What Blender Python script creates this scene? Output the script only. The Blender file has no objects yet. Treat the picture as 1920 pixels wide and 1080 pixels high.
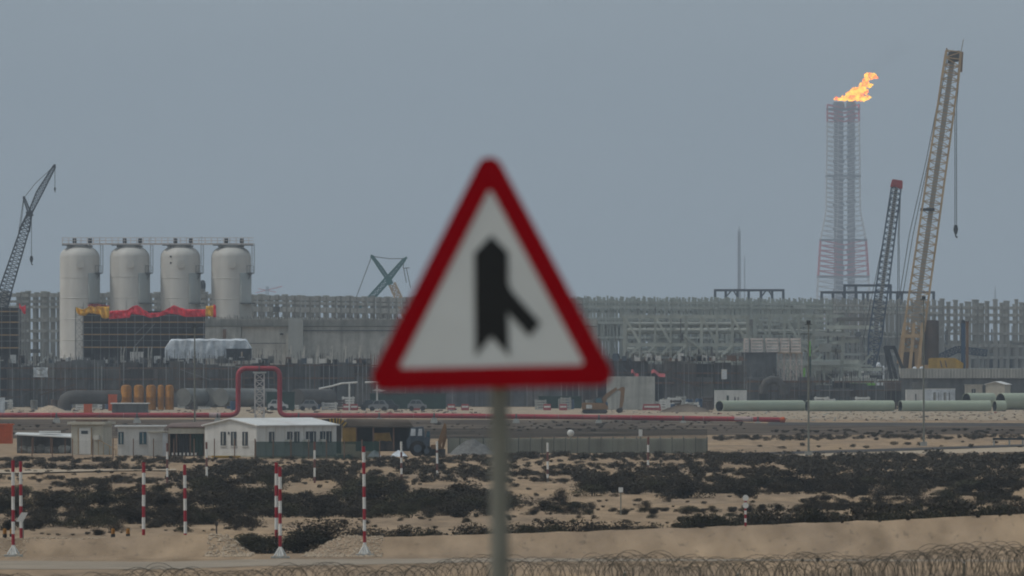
import bpy, math, random
from mathutils import Vector, Matrix, noise
R = random.Random(7)
scene = bpy.context.scene
col = scene.collection
rad = math.radians
# ---------------------------------------------------------------- lens figures
F = 400.0 / 36.0 * 1920.0      # focal length in photo pixels
CX, HY, EYE = 960.0, 662.0, 8.0
def W(px, py, Y):
    return Vector(((px - CX) * Y / F, Y, EYE - (py - HY) * Y / F))
def gx(px, Y): return (px - CX) * Y / F
def gz(py, Y): return EYE - (py - HY) * Y / F
def gy(py): return F * EYE / (py - HY)
def lerp(a, b, t): return a + (b - a) * t
def sstep(a, b, x):
    t = min(1, max(0, (x - a) / (b - a))); return t * t * (3 - 2 * t)
def interp(tab, x):
    if x <= tab[0][0]: return tab[0][1]
    for (x0, y0), (x1, y1) in zip(tab, tab[1:]):
        if x <= x1: return lerp(y0, y1, (x - x0) / (x1 - x0))
    return tab[-1][1]

# ---------------------------------------------------------------- materials
def mat(name, c, rough=.75, var=.18, scale=1.0, metal=0.0, streak=0.0, dust=0.0, bump=0.0, rnd=0.0, alpha=1.0, spec=.3):
    m = bpy.data.materials.new(name); m.use_nodes = True
    nt = m.node_tree; N = nt.nodes; L = nt.links
    b = N['Principled BSDF']; out = N['Material Output']
    b.inputs['Roughness'].default_value = rough; b.inputs['Metallic'].default_value = metal
    b.inputs['Specular IOR Level'].default_value = spec
    tc = N.new('ShaderNodeTexCoord')
    n1 = N.new('ShaderNodeTexNoise'); n1.inputs['Scale'].default_value = scale; n1.inputs['Detail'].default_value = 5
    n1.inputs['Roughness'].default_value = .62
    L.new(tc.outputs['Object'], n1.inputs['Vector'])
    mr = N.new('ShaderNodeMapRange'); mr.inputs[1].default_value = .3; mr.inputs[2].default_value = .7
    mr.inputs[3].default_value = 1 - var; mr.inputs[4].default_value = 1 + var
    L.new(n1.outputs['Fac'], mr.inputs[0])
    val = mr.outputs[0]
    if streak:
        mp = N.new('ShaderNodeMapping'); mp.inputs['Scale'].default_value = (1, 1, .07)
        L.new(tc.outputs['Object'], mp.inputs[0])
        n2 = N.new('ShaderNodeTexNoise'); n2.inputs['Scale'].default_value = scale * 2.2; n2.inputs['Detail'].default_value = 4
        L.new(mp.outputs[0], n2.inputs['Vector'])
        m2 = N.new('ShaderNodeMapRange'); m2.inputs[1].default_value = .35; m2.inputs[2].default_value = .7
        m2.inputs[3].default_value = 1; m2.inputs[4].default_value = 1 - streak
        L.new(n2.outputs['Fac'], m2.inputs[0])
        mm = N.new('ShaderNodeMath'); mm.operation = 'MULTIPLY'; L.new(val, mm.inputs[0]); L.new(m2.outputs[0], mm.inputs[1]); val = mm.outputs[0]
    if rnd:
        oi = N.new('ShaderNodeObjectInfo'); m3 = N.new('ShaderNodeMapRange')
        m3.inputs[3].default_value = 1 - rnd; m3.inputs[4].default_value = 1 + rnd
        L.new(oi.outputs['Random'], m3.inputs[0])
        mm = N.new('ShaderNodeMath'); mm.operation = 'MULTIPLY'; L.new(val, mm.inputs[0]); L.new(m3.outputs[0], mm.inputs[1]); val = mm.outputs[0]
    sc = N.new('ShaderNodeVectorMath'); sc.operation = 'SCALE'; sc.inputs[0].default_value = c[:3]
    L.new(val, sc.inputs['Scale'])
    colr = sc.outputs[0]
    if dust:
        n3 = N.new('ShaderNodeTexNoise'); n3.inputs['Scale'].default_value = scale * .45; n3.inputs['Detail'].default_value = 6
        L.new(tc.outputs['Object'], n3.inputs['Vector'])
        m4 = N.new('ShaderNodeMapRange'); m4.inputs[1].default_value = .45; m4.inputs[2].default_value = .7
        m4.inputs[3].default_value = 0; m4.inputs[4].default_value = dust
        L.new(n3.outputs['Fac'], m4.inputs[0])
        mx = N.new('ShaderNodeMix'); mx.data_type = 'RGBA'
        L.new(m4.outputs[0], mx.inputs[0]); L.new(colr, mx.inputs[6]); mx.inputs[7].default_value = (.30, .24, .18, 1)
        colr = mx.outputs[2]
    L.new(colr, b.inputs['Base Color'])
    if bump:
        bp = N.new('ShaderNodeBump'); bp.inputs['Strength'].default_value = bump; bp.inputs['Distance'].default_value = .05
        n4 = N.new('ShaderNodeTexNoise'); n4.inputs['Scale'].default_value = scale * 6; n4.inputs['Detail'].default_value = 6
        L.new(tc.outputs['Object'], n4.inputs['Vector']); L.new(n4.outputs['Fac'], bp.inputs['Height']); L.new(bp.outputs[0], b.inputs['Normal'])
    if alpha < 1:
        tr = N.new('ShaderNodeBsdfTransparent'); ms = N.new('ShaderNodeMixShader'); ms.inputs[0].default_value = alpha
        L.new(tr.outputs[0], ms.inputs[1]); L.new(b.outputs[0], ms.inputs[2]); L.new(ms.outputs[0], out.inputs[0])
    return m
M = {}
def D(name, *a, **k): M[name] = mat(name, *a, **k)
D('sign_red', (.30, .0008, .006), .6, var=.06, scale=4, spec=.08)
D('sign_white', (.66, .70, .69), .5, var=.05, scale=3, dust=.12)
D('sign_black', (.012, .014, .015), .5, var=.1, scale=6)
D('galvanised', (.19, .195, .165), .55, var=.14, scale=5, metal=.2, streak=.25)
D('alu', (.4, .4, .4), .4, metal=.7)
D('wire', (.085, .073, .055), .6, var=.25, scale=3, metal=.3)
D('pole_faded', (.15, .065, .055), .7, var=.3, scale=2)
D('pole_red', (.30, .016, .028), .55, var=.12, scale=3, streak=.15)
D('pole_white', (.66, .65, .61), .6, var=.1, scale=3, dust=.25)
D('concrete', (.40, .395, .355), .9, var=.18, scale=.8, streak=.35, bump=.2)
D('concrete_pale', (.50, .485, .43), .9, var=.15, scale=.6, streak=.25)
D('concrete_dark', (.13, .135, .13), .9, var=.25, scale=.7, streak=.4)
D('precast', (.39, .385, .345), .9, var=.2, scale=.4, streak=.3, rnd=.16)
D('rack_steel', (.40, .43, .38), .7, var=.16, scale=.4, streak=.25, rnd=.16)
D('rack_pipe', (.32, .34, .31), .6, var=.2, scale=.3, rnd=.25)
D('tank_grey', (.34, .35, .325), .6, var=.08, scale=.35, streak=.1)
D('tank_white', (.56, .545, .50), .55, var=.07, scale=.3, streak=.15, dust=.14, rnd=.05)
D('white_paint', (.62, .61, .57), .6, var=.08, scale=1.2, streak=.18, dust=.15)
D('cream_paint', (.46, .43, .35), .65, var=.08, scale=1.2, streak=.18, dust=.15)
D('roof_white', (.66, .66, .63), .5, var=.1, scale=.8, dust=.3)
D('roof_brown', (.13, .085, .07), .8, var=.2, scale=1, dust=.35)
D('glass_dark', (.035, .05, .06), .15, var=.2, spec=.6)
D('glass_blue', (.03, .10, .13), .2, var=.2, spec=.6)
D('frame_dark', (.05, .055, .055), .6)
D('fence_panel', (.31, .31, .255), .85, var=.12, scale=.4, streak=.35)
D('crane_steel', (.075, .10, .135), .6, var=.2, scale=.3)
D('yellow_dull', (.26, .16, .03), .7, var=.3, scale=.8, streak=.3)
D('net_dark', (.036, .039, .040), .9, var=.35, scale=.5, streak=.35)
D('formwork', (.095, .084, .070), .9, var=.65, scale=.3, streak=.5, dust=.16)
D('formwork_blue', (.115, .122, .122), .9, var=.5, scale=.35, streak=.45)
D('timber', (.34, .22, .10), .8, var=.3, scale=.8, dust=.2)
D('rust_beam', (.15, .09, .06), .8, var=.4, scale=.5)
D('scaffold', (.24, .245, .235), .6, var=.25, scale=1, metal=.3)
D('rebar', (.055, .048, .045), .8, var=.3)
D('tarp_red', (.72, .03, .05), .7, var=.25, scale=.9)
D('tarp_yellow', (.74, .40, .035), .7, var=.3, scale=1.2)
D('plastic_white', (.52, .55, .57), .4, var=.35, scale=.8, bump=.4)
D('pipe_red', (.34, .032, .042), .55, var=.22, scale=.35, dust=.25)
D('pipe_bare', (.42, .30, .28), .7)
D('pipe_green', (.33, .37, .275), .6, var=.10, scale=.35, dust=.2)
D('pipe_inside', (.03, .035, .03), .9)
D('pipe_grey', (.15, .15, .135), .7, var=.25, scale=.5, dust=.15)
D('pipe_dark', (.075, .07, .062), .8, var=.3, scale=.5)
D('orange_paint', (.40, .17, .02), .7, var=.3, scale=.9, streak=.4)
D('orange_red', (.50, .10, .03), .7, var=.25, scale=.9)
D('yellow_paint', (.45, .28, .04), .55, var=.2, scale=.6, streak=.3)
D('digger_orange', (.22, .12, .05), .65, var=.25, scale=.8, dust=.3)
D('rubber', (.02, .02, .02), .9, dust=.25)
D('crane_tan', (.44, .31, .17), .6, var=.2, scale=.3, rnd=.1)
D('crane_navy', (.035, .042, .052), .6, var=.2, scale=.3)
D('crane_blue', (.045, .065, .095), .6, var=.2, scale=.3)
D('crane_green', (.02, .11, .10), .6, var=.2, scale=.3)
D('crane_grey', (.20, .20, .19), .6, var=.2, scale=.3)
D('rope', (.05, .05, .05), .8)
D('steel_navy', (.05, .065, .085), .6, var=.2, scale=.3)
D('flare_grey', (.15, .145, .145), .8, var=.2, scale=.05, streak=.3)
D('walkway_grey', (.34, .335, .31), .7)
D('flare_red', (.50, .055, .06), .8, var=.15, scale=.05)
D('mast_grey', (.26, .265, .27), .8)
D('pale_mud', (.17, .16, .145), .9, var=.4, scale=.4, streak=.4)
D('flare_white', (.60, .59, .57), .8, var=.15, scale=.05)
D('green_bright', (.16, .42, .05), .6, var=.2)
D('green_net', (.022, .055, .045), .9, var=.3, scale=.8, alpha=.82)
D('green_panel', (.02, .05, .035), .8, var=.3, scale=.8)
D('panel_grey', (.16, .16, .13), .8, var=.15, scale=.5, streak=.3)
D('car_white', (.45, .45, .44), .3, var=.05)
D('car_dark', (.03, .035, .035), .3, var=.05)
D('car_silver', (.20, .205, .205), .3, var=.05)
D('barrier_red', (.32, .06, .06), .6)
D('gravel_grey', (.125, .123, .115), .9, var=.35, scale=3)
D('brown_rust', (.115, .085, .065), .8, var=.35, scale=.3, streak=.5)
D('blue_paint', (.03, .07, .13), .6, var=.2, scale=.5, streak=.3)
D('slab_pink', (.60, .53, .48), .8, var=.2, scale=.8)
D('tractor_blue', (.06, .08, .10), .5, var=.2)
D('shrub', (.050, .042, .030), .95, var=.55, scale=1.6, rnd=.3, spec=.05)
D('shrub_green', (.052, .048, .029), .95, var=.4, scale=1.6, rnd=.3, spec=.05)
D('twig', (.05, .042, .035), .9)
D('stone', (.40, .315, .225), .95, var=.35, scale=4)

# ---------------------------------------------------------------- mesh builder
class MB:
    def __init__(s): s.v = []; s.f = []; s.mi = []; s.k = 0
    def _add(s, vs, fs):
        b = len(s.v); s.v += [tuple(x) for x in vs]
        for f in fs: s.f.append(tuple(i + b for i in f)); s.mi.append(s.k)
    def obox(s, c, a, b, d):
        c, a, b, d = Vector(c), Vector(a), Vector(b), Vector(d)
        vs = [c + sx * a + sy * b + sz * d for sz in (-1, 1) for sy in (-1, 1) for sx in (-1, 1)]
        s._add(vs, [(0, 2, 3, 1), (4, 5, 7, 6), (0, 1, 5, 4), (1, 3, 7, 5), (3, 2, 6, 7), (2, 0, 4, 6)])
        return s
    def box(s, x0, x1, y0, y1, z0, z1):
        return s.obox(((x0 + x1) / 2, (y0 + y1) / 2, (z0 + z1) / 2), ((x1 - x0) / 2, 0, 0), (0, (y1 - y0) / 2, 0), (0, 0, (z1 - z0) / 2))
    def bar(s, p, q, w, h=None):
        p, q = Vector(p), Vector(q); d = q - p; L = d.length
        if L < 1e-6: return s
        d.normalize(); up = Vector((0, 0, 1)) if abs(d.z) < .95 else Vector((0, 1, 0))
        a = d.cross(up).normalized(); b = a.cross(d)
        return s.obox((p + q) / 2, a * w / 2, b * (h or w) / 2, d * L / 2)
    def tube(s, pts, r, n=8, cap=True, closed=False):
        pts = [Vector(p) for p in pts]; m = len(pts); base = len(s.v)
        rs = r if isinstance(r, (list, tuple)) else [r] * m
        ref = None
        for i, p in enumerate(pts):
            if closed: t = (pts[(i + 1) % m] - pts[i - 1])
            else: t = pts[min(i + 1, m - 1)] - pts[max(i - 1, 0)]
            t.normalize()
            if ref is None:
                ref = Vector((0, 0, 1)) if abs(t.z) < .9 else Vector((0, 1, 0))
            a = t.cross(ref)
            if a.length < 1e-4: a = t.cross(Vector((1, .3, 0)))
            a.normalize(); b = a.cross(t); ref = b
            for k in range(n):
                an = 2 * math.pi * k / n
                s.v.append(tuple(p + (a * math.cos(an) + b * math.sin(an)) * rs[i]))
        for i in range(m if closed else m - 1):
            j = (i + 1) % m
            for k in range(n):
                l = (k + 1) % n
                s.f.append((base + i * n + k, base + i * n + l, base + j * n + l, base + j * n + k)); s.mi.append(s.k)
        if cap and not closed:
            s.f.append(tuple(base + k for k in range(n))[::-1]); s.mi.append(s.k)
            s.f.append(tuple(base + (m - 1) * n + k for k in range(n))); s.mi.append(s.k)
        return s
    def hollow(s, p, q, ro, ri, n=28):
        p, q = Vector(p), Vector(q); d = (q - p).normalized(); a = d.cross(Vector((0, 0, 1))).normalized(); b = a.cross(d)
        base = len(s.v)
        for c, r in ((p, ri), (p, ro), (q, ro), (q, ri)):
            for k in range(n):
                an = 2 * math.pi * k / n; s.v.append(tuple(c + (a * math.cos(an) + b * math.sin(an)) * r))
        for i in range(4):
            j = (i + 1) % 4
            for k in range(n):
                l = (k + 1) % n
                s.f.append((base + i * n + k, base + i * n + l, base + j * n + l, base + j * n + k)); s.mi.append(1 if i == 3 else 0)
        return s
    def lathe(s, c, prof, n=32, cap=True):
        c = Vector(c); base = len(s.v)
        for (r, z) in prof:
            for k in range(n):
                an = 2 * math.pi * k / n; s.v.append((c.x + r * math.cos(an), c.y + r * math.sin(an), c.z + z))
        for i in range(len(prof) - 1):
            for k in range(n):
                l = (k + 1) % n
                s.f.append((base + i * n + k, base + i * n + l, base + (i + 1) * n + l, base + (i + 1) * n + k)); s.mi.append(s.k)
        if cap:
            s.f.append(tuple(base + k for k in range(n))[::-1]); s.mi.append(s.k)
            s.f.append(tuple(base + (len(prof) - 1) * n + k for k in range(n))); s.mi.append(s.k)
        return s
    def prism(s, poly, y0, y1):            # poly of (x, z), any order
        n = len(poly)
        ar = sum(poly[i][0] * poly[(i + 1) % n][1] - poly[(i + 1) % n][0] * poly[i][1] for i in range(n))
        if ar < 0: poly = poly[::-1]
        b = len(s.v)
        s.v += [(x, y0, z) for x, z in poly] + [(x, y1, z) for x, z in poly]
        s.f.append(tuple(b + i for i in range(n))); s.mi.append(s.k)
        s.f.append(tuple(b + n + i for i in range(n))[::-1]); s.mi.append(s.k)
        for i in range(n):
            j = (i + 1) % n; s.f.append((b + i, b + n + i, b + n + j, b + j)); s.mi.append(s.k)
        return s
    def grid(s, fn, nu, nv):
        b = len(s.v)
        for j in range(nv + 1):
            for i in range(nu + 1): s.v.append(tuple(fn(i / nu, j / nv)))
        for j in range(nv):
            for i in range(nu):
                a = b + j * (nu + 1) + i; s.f.append((a, a + 1, a + nu + 2, a + nu + 1)); s.mi.append(s.k)
        return s
    def ico(s, c, r, seed=0, lump=.25, sq=(1, 1, 1), n=10, fr=1.0):
        c = Vector(c); b = len(s.v); m = n * 2
        vs = []
        for i in range(n + 1):
            th = math.pi * i / n
            for k in range(m):
                ph = 2 * math.pi * k / m
                d = Vector((math.sin(th) * math.cos(ph), math.sin(th) * math.sin(ph), math.cos(th)))
                q = 1 + lump * noise.fractal(d * 1.3 * fr + Vector((seed * 3.1, seed, -seed)), 1.0, 2.0, 3)
                vs.append(c + Vector((d.x * sq[0], d.y * sq[1], d.z * sq[2])) * r * q)
        s.v += [tuple(v) for v in vs]
        for i in range(n):
            for k in range(m):
                l = (k + 1) % m
                s.f.append((b + i * m + k, b + (i + 1) * m + k, b + (i + 1) * m + l, b + i * m + l)); s.mi.append(s.k)
        return s
    def build(s, name, mats, parent=None, smooth=False):
        if not isinstance(mats, (list, tuple)): mats = [mats]
        me = bpy.data.meshes.new(name)
        off = Vector((0, 0, 0))
        p = parent
        while p is not None: off += p.location; p = p.parent
        me.from_pydata([(x - off.x, y - off.y, z - off.z) for x, y, z in s.v], [], s.f)
        for m in mats: me.materials.append(M[m] if isinstance(m, str) else m)
        if len(mats) > 1: me.polygons.foreach_set('material_index', s.mi)
        if smooth: me.polygons.foreach_set('use_smooth', [True] * len(me.polygons))
        me.validate(); me.update()
        if smooth:
            try: me.set_sharp_from_angle(angle=rad(40))
            except Exception: pass
        o = bpy.data.objects.new(name, me); col.objects.link(o)
        if parent is not None: o.parent = parent
        return o
def recenter(o):
    me = o.data; c = Vector((0, 0, 0)); zs = [v.co.z for v in me.vertices]
    lo = Vector([min(v.co[i] for v in me.vertices) for i in range(3)]); hi = Vector([max(v.co[i] for v in me.vertices) for i in range(3)])
    c = Vector(((lo.x + hi.x) / 2, (lo.y + hi.y) / 2, lo.z))
    me.transform(Matrix.Translation(-c)); o.location = c
    return o
def tag(o, label=None, cat=None, group=None, kind=None):
    if label: o['label'] = label
    if cat: o['category'] = cat
    if group: o['group'] = group
    if kind: o['kind'] = kind
    return o
def T(name, label, cat, loc, group=None):
    o = bpy.data.objects.new(name, None); col.objects.link(o); o.location = Vector(loc); o.empty_display_size = .3
    return tag(o, label, cat, group)
def solo(mb, name, mats, label, cat, group=None, smooth=False):
    return tag(recenter(mb.build(name, mats, None, smooth)), label, cat, group)
def part_copy(src, parent, loc):
    o = src.copy(); col.objects.link(o); o.parent = parent; o.location = loc; return o
def copy_tree(o, parent=None):
    c = o.copy(); col.objects.link(c); c.parent = parent
    for ch in list(o.children): copy_tree(ch, c)
    return c
def lattice(mb, p, q, w0, w1, nseg, ch, br, dep=1.0, side=None):
    """four chords and zigzag bracing from p to q, width w0 -> w1"""
    p, q = Vector(p), Vector(q); d = (q - p).normalized()
    s = Vector(side) if side else Vector((0, 1, 0))
    a = d.cross(s).normalized(); b = a.cross(d).normalized()
    def pt(t, i):
        w = lerp(w0, w1, t) / 2; sa, sb = ((-1, -1), (1, -1), (1, 1), (-1, 1))[i]
        return p + (q - p) * t + a * w * sa + b * w * dep * sb
    for i in range(4): mb.bar(pt(0, i), pt(1, i), ch)
    for k in range(nseg):
        t0, t1 = k / nseg, (k + 1) / nseg
        for i in range(4):
            j = (i + 1) % 4
            if k % 2 == 0: mb.bar(pt(t0, i), pt(t1, j), br)
            else: mb.bar(pt(t0, j), pt(t1, i), br)
            mb.bar(pt(t1, i), pt(t1, j), br)
    return mb
HAZE = .000115
VEIL0 = (3.9, 4.75, 5.45, 1); VEIL1 = (4.6, 5.45, 6.15, 1)
EXPO = -.10
# ================================================================ ground
RIDGE = [(-900, 1004), (-200, 1006), (30, 1010), (150, 1012), (270, 1005), (400, 1003), (425, 1006), (470, 1036), (490, 1050),
         (570, 1050), (600, 1026), (640, 1007), (690, 1008), (800, 1006), (1000, 1000), (1300, 990), (1500, 982), (1700, 975), (1920, 964), (2300, 950), (3500, 950)]
def zf(x, y):
    YC = 454.0
    if y < 380: return 5.7 * (1 - sstep(70, 135, y))
    px = CX + x * F / 454
    zr = max(0.0, 8 - (interp(RIDGE, px) - HY) * 454 / F)
    toe = 449.8 - 2.2 * zr
    z = 0.0
    if y < YC: z = zr * sstep(toe, YC + .4, y)
    else:
        z = lerp(zr, -.25, sstep(YC + 1, YC + 11, y)) if y < YC + 11 else -.25 * (1 - sstep(500, 580, y))
    if zr > .05: z += (.05 * noise.noise(Vector((x * .9, y * .6, 3))) + .025 * noise.noise(Vector((x * 3.1, y * 1.8, 7)))) * sstep(toe - 2, 453, y) * (1 - sstep(462, 475, y)) * min(1, zr * 3)
    am = sstep(486, 520, y) * (1 - sstep(860, 905, y))
    if am > 0:
        z += am * (.20 * noise.noise(Vector((x * .055, y * .05, 0))) + .07 * noise.noise(Vector((x * .2, y * .16, 5))))
    return z
def ground_material():
    m = bpy.data.materials.new('sand'); m.use_nodes = True; nt = m.node_tree; N = nt.nodes; L = nt.links
    b = N['Principled BSDF']; b.inputs['Roughness'].default_value = .95; b.inputs['Specular IOR Level'].default_value = 0
    tc = N.new('ShaderNodeTexCoord')
    def nz(scale, sx=1, sy=1, det=6):
        mp = N.new('ShaderNodeMapping'); mp.inputs['Scale'].default_value = (sx, sy, 1); L.new(tc.outputs['Object'], mp.inputs[0])
        n = N.new('ShaderNodeTexNoise'); n.inputs['Scale'].default_value = scale; n.inputs['Detail'].default_value = det; L.new(mp.outputs[0], n.inputs['Vector']); return n.outputs['Fac']
    cr = N.new('ShaderNodeValToRGB'); e = cr.color_ramp.elements
    e[0].position = .30; e[0].color = (.235, .175, .118, 1); e[1].position = .72; e[1].color = (.40, .300, .205, 1)
    L.new(nz(.9, 1, .12), cr.inputs[0])
    cr2 = N.new('ShaderNodeValToRGB'); e = cr2.color_ramp.elements
    e[0].position = .35; e[0].color = (.80, .80, .82, 1); e[1].position = .65; e[1].color = (1.1, 1.06, 1.0, 1)
    L.new(nz(.12, 1, .22), cr2.inputs[0])
    mx = N.new('ShaderNodeMix'); mx.data_type = 'RGBA'; mx.blend_type = 'MULTIPLY'; mx.inputs[0].default_value = 1
    L.new(cr.outputs[0], mx.inputs[6]); L.new(cr2.outputs[0], mx.inputs[7])
    # dark pebbles, twigs and dead grass scattered over the sand
    cr3 = N.new('ShaderNodeValToRGB'); e = cr3.color_ramp.elements
    e[0].position = .60; e[0].color = (0, 0, 0, 1); e[1].position = .74; e[1].color = (.55, .55, .55, 1)
    L.new(nz(3.0, 1, .18, 8), cr3.inputs[0])
    mx2 = N.new('ShaderNodeMix'); mx2.data_type = 'RGBA'; mx2.inputs[7].default_value = (.09, .075, .058, 1)
    L.new(cr3.outputs[0], mx2.inputs[0]); L.new(mx.outputs[2], mx2.inputs[6])
    L.new(mx2.outputs[2], b.inputs['Base Color'])
    bp = N.new('ShaderNodeBump'); bp.inputs['Strength'].default_value = .5; bp.inputs['Distance'].default_value = .06
    L.new(nz(4, 1, .6, 8), bp.inputs['Height']); L.new(bp.outputs[0], b.inputs['Normal'])
    return m
M['sand'] = ground_material()
ys = [-300, 0, 40, 70, 80, 90, 100, 110, 120, 130, 140, 200, 300, 380]
y = 400.0
while y < 490: ys.append(y); y += (.4 if 444 < y < 462 else 1.0)
while y < 905: ys.append(y); y += 2.2
ys += [920, 980, 1100, 1300, 1500, 1800, 2300, 3000, 4000, 6000, 9500]
xs = [-3000, -1200, -600, -300, -160, -100, -75, -60]
x = -50.0
while x <= 50: xs.append(x); x += (.3 if abs(x) < 14 else .8)
xs += [60, 75, 100, 160, 300, 600, 1200, 3000]
g = MB()
nx = len(xs)
for yy in ys:
    for xx in xs: g.v.append((xx, yy, zf(xx, yy)))
for j in range(len(ys) - 1):
    for i in range(nx - 1):
        a = j * nx + i; g.f.append((a, a + 1, a + nx + 1, a + nx)); g.mi.append(0)
tag(g.build('ground', 'sand', None, True), kind='structure')
def sheet(name, m, pts, lift, nseg=40, nw=3):
    """a road sheet between two edge polylines: pts = [(px, py_far, py_near)]"""
    mb = MB()
    far = [(p[0], p[1]) for p in pts]; near = [(p[0], p[2]) for p in pts]
    def fn(u, v):
        px = lerp(pts[0][0], pts[-1][0], u); py = lerp(interp(near, px), interp(far, px), v)
        Y = gy(py); X = gx(px, Y); return (X, Y, zf(X, Y) + lift)
    mb.grid(fn, nseg, nw)
    return tag(mb.build(name, m, None, True), kind='structure')
D('track_pale', (.40, .325, .24), .95, var=.15, scale=.5, bump=.3, spec=0)
D('track_grey', (.30, .255, .20), .95, var=.2, scale=.25, bump=.3, dust=.5, spec=0)
D('asphalt', (.06, .058, .055), .9, var=.25, scale=.5, dust=.15, spec=.03)
D('dark_soil', (.072, .058, .046), .95, var=.6, scale=.16, dust=.5, spec=0)
D('strip_pale', (.34, .275, .20), .95, var=.4, scale=.35, dust=.3, spec=0)
sheet('gravel_track', 'track_grey', [(-300, 1049, 1068), (300, 1054, 1068), (480, 1049, 1062), (640, 1049, 1060), (900, 1047, 1054), (1400, 1049, 1052), (2300, 1052, 1054)], .012, 60)
sheet('sand_path', 'track_pale', [(-300, 884, 892), (0, 882, 890), (200, 880, 887), (330, 879, 883)], .09, 60)
sheet('road', 'asphalt', [(1330, 852, 856), (1500, 847, 852), (1700, 841, 846), (1920, 834, 838), (2300, 826, 830)], .05, 30)
sheet('sand_verge', 'track_pale', [(1330, 856.3, 858), (1500, 852.5, 857), (1700, 846.5, 853), (1920, 838.5, 848), (2300, 831, 842)], .045, 30)
sheet('access_road', 'asphalt', [(1440, 792, 797), (1700, 793, 799), (2000, 794, 800), (2400, 795, 801)], .03, 10)
sheet('dark_ground', 'dark_soil', [(-500, 786, 822), (900, 787, 822), (1300, 788, 816), (1500, 797, 816), (2500, 801, 812)], .02, 30)
sheet('sand_yard', 'strip_pale', [(-500, 764, 782), (800, 764, 784), (1400, 765, 786), (2500, 768, 791)], .02, 20)

# ================================================================ the road sign close to the lens
SY = 42.0
def rounded(pts, r, n=8):
    out = []; m = len(pts)
    for i in range(m):
        p0, p, p1 = Vector(pts[i - 1]), Vector(pts[i]), Vector(pts[(i + 1) % m])
        a = (p0 - p).normalized(); b = (p1 - p).normalized()
        h = math.acos(max(-1, min(1, a.dot(b)))) / 2
        c = p + (a + b).normalized() * (r / math.sin(h)); s0 = p + a * (r / math.tan(h)); s1 = p + b * (r / math.tan(h))
        v0 = s0 - c; v1 = s1 - c; tot = v0.angle(v1)
        cr = v0.x * v1.y - v0.y * v1.x; sg = 1 if cr > 0 else -1
        for k in range(n + 1):
            an = sg * tot * k / n; ca, sa = math.cos(an), math.sin(an)
            out.append((c.x + v0.x * ca - v0.y * sa, c.y + v0.x * sa + v0.y * ca))
    return out
def offset(pts, d):
    out = []; m = len(pts)
    for i in range(m):
        p0, p, p1 = Vector(pts[i - 1]), Vector(pts[i]), Vector(pts[(i + 1) % m])
        a = (p0 - p).normalized(); b = (p1 - p).normalized(); h = math.acos(a.dot(b)) / 2
        out.append(tuple(p - (a + b).normalized() * (d / math.sin(h))))
    return out
inner = [(918.5, 352), (747, 691), (1097, 684)]
outer = offset(inner, 40)
O = rounded(outer, 25); I = rounded(inner, 5)
tosign = lambda pl: [((px - CX) * SY / F, EYE - (py - HY) * SY / F) for px, py in pl]
sign = T('road_sign', 'red bordered white triangle road sign with black merging arrow on a grey post', 'road sign', (gx(938, SY), SY + .05, 5.7))
MB().prism(tosign(O), SY, SY + .004).build('back_plate', 'alu', sign)
MB().prism(tosign(rounded(offset(inner, 30), 20)), SY - .003, SY - .0005).build('face', 'sign_white', sign)
bd = MB(); o2, i2 = tosign(O), tosign(I); n = len(o2)
for yy in (SY - .006, SY - .001):
    bd.v += [(x, yy, z) for x, z in o2] + [(x, yy, z) for x, z in i2]
for k in range(n):
    l = (k + 1) % n
    bd.f += [(k, n + k, n + l, l), (2 * n + k, 2 * n + l, 3 * n + l, 3 * n + k), (k, l, 2 * n + l, 2 * n + k), (n + k, 3 * n + k, 3 * n + l, n + l)]
    bd.mi += [0] * 4
bd.build('border', 'sign_red', sign)
sym = [(921, 441), (953, 473), (953, 530), (958, 543), (967, 554), (1014, 606), (992, 631), (952, 586), (955, 668), (921, 631), (891, 668), (889, 475)]
MB().prism(tosign(sym), SY - .006, SY - .002).build('arrow_symbol', 'sign_black', sign)
MB().tube([(gx(938, SY), SY + .05, 5.6), (gx(936, SY), SY + .05, gz(420, SY))], .0345, 20).build('post', 'galvanised', sign, True)
for py in (470, 660):
    MB().box(gx(905, SY), gx(968, SY), SY + .006, SY + .095, gz(py + 8, SY), gz(py - 8, SY)).build('clamp', 'alu', sign)

# ================================================================ razor wire on the fence in front
FY = 262.0
TOP = [(-400, 1076), (0, 1073), (300, 1068), (600, 1055), (800, 1047), (1000, 1043), (1200, 1039), (1400, 1042), (1500, 1036), (1650, 1028), (1800, 1021), (1920, 1016), (2300, 1008)]
fence = T('chain_link_fence', 'grey wire mesh fence under the razor wire along the bottom of the view', 'fence', (0, FY, 0))
def ftop(x): return gz(interp(TOP, CX + x * F / FY), FY) - .86
first = None
for k in range(-6, 7):
    x = k * 2.6
    MB().tube([(x, FY, -.1), (x, FY, ftop(x) + .05), (x, FY - .22, ftop(x) + .45)], .03, 8).build('post', 'galvanised', fence)
ms = MB()
for k in range(-160, 161):
    x = k * .1; ms.bar((x, FY - .04, .05), (x, FY - .04, ftop(x)), .006)
for j in range(28):
    for k in range(-16, 16):
        z0, z1 = ftop(k), ftop(k + 1); ms.bar((k, FY - .04, z0 - j * .1), (k + 1, FY - .04, z1 - j * .1), .007)
ms.build('wire_mesh', 'wire', fence)
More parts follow.
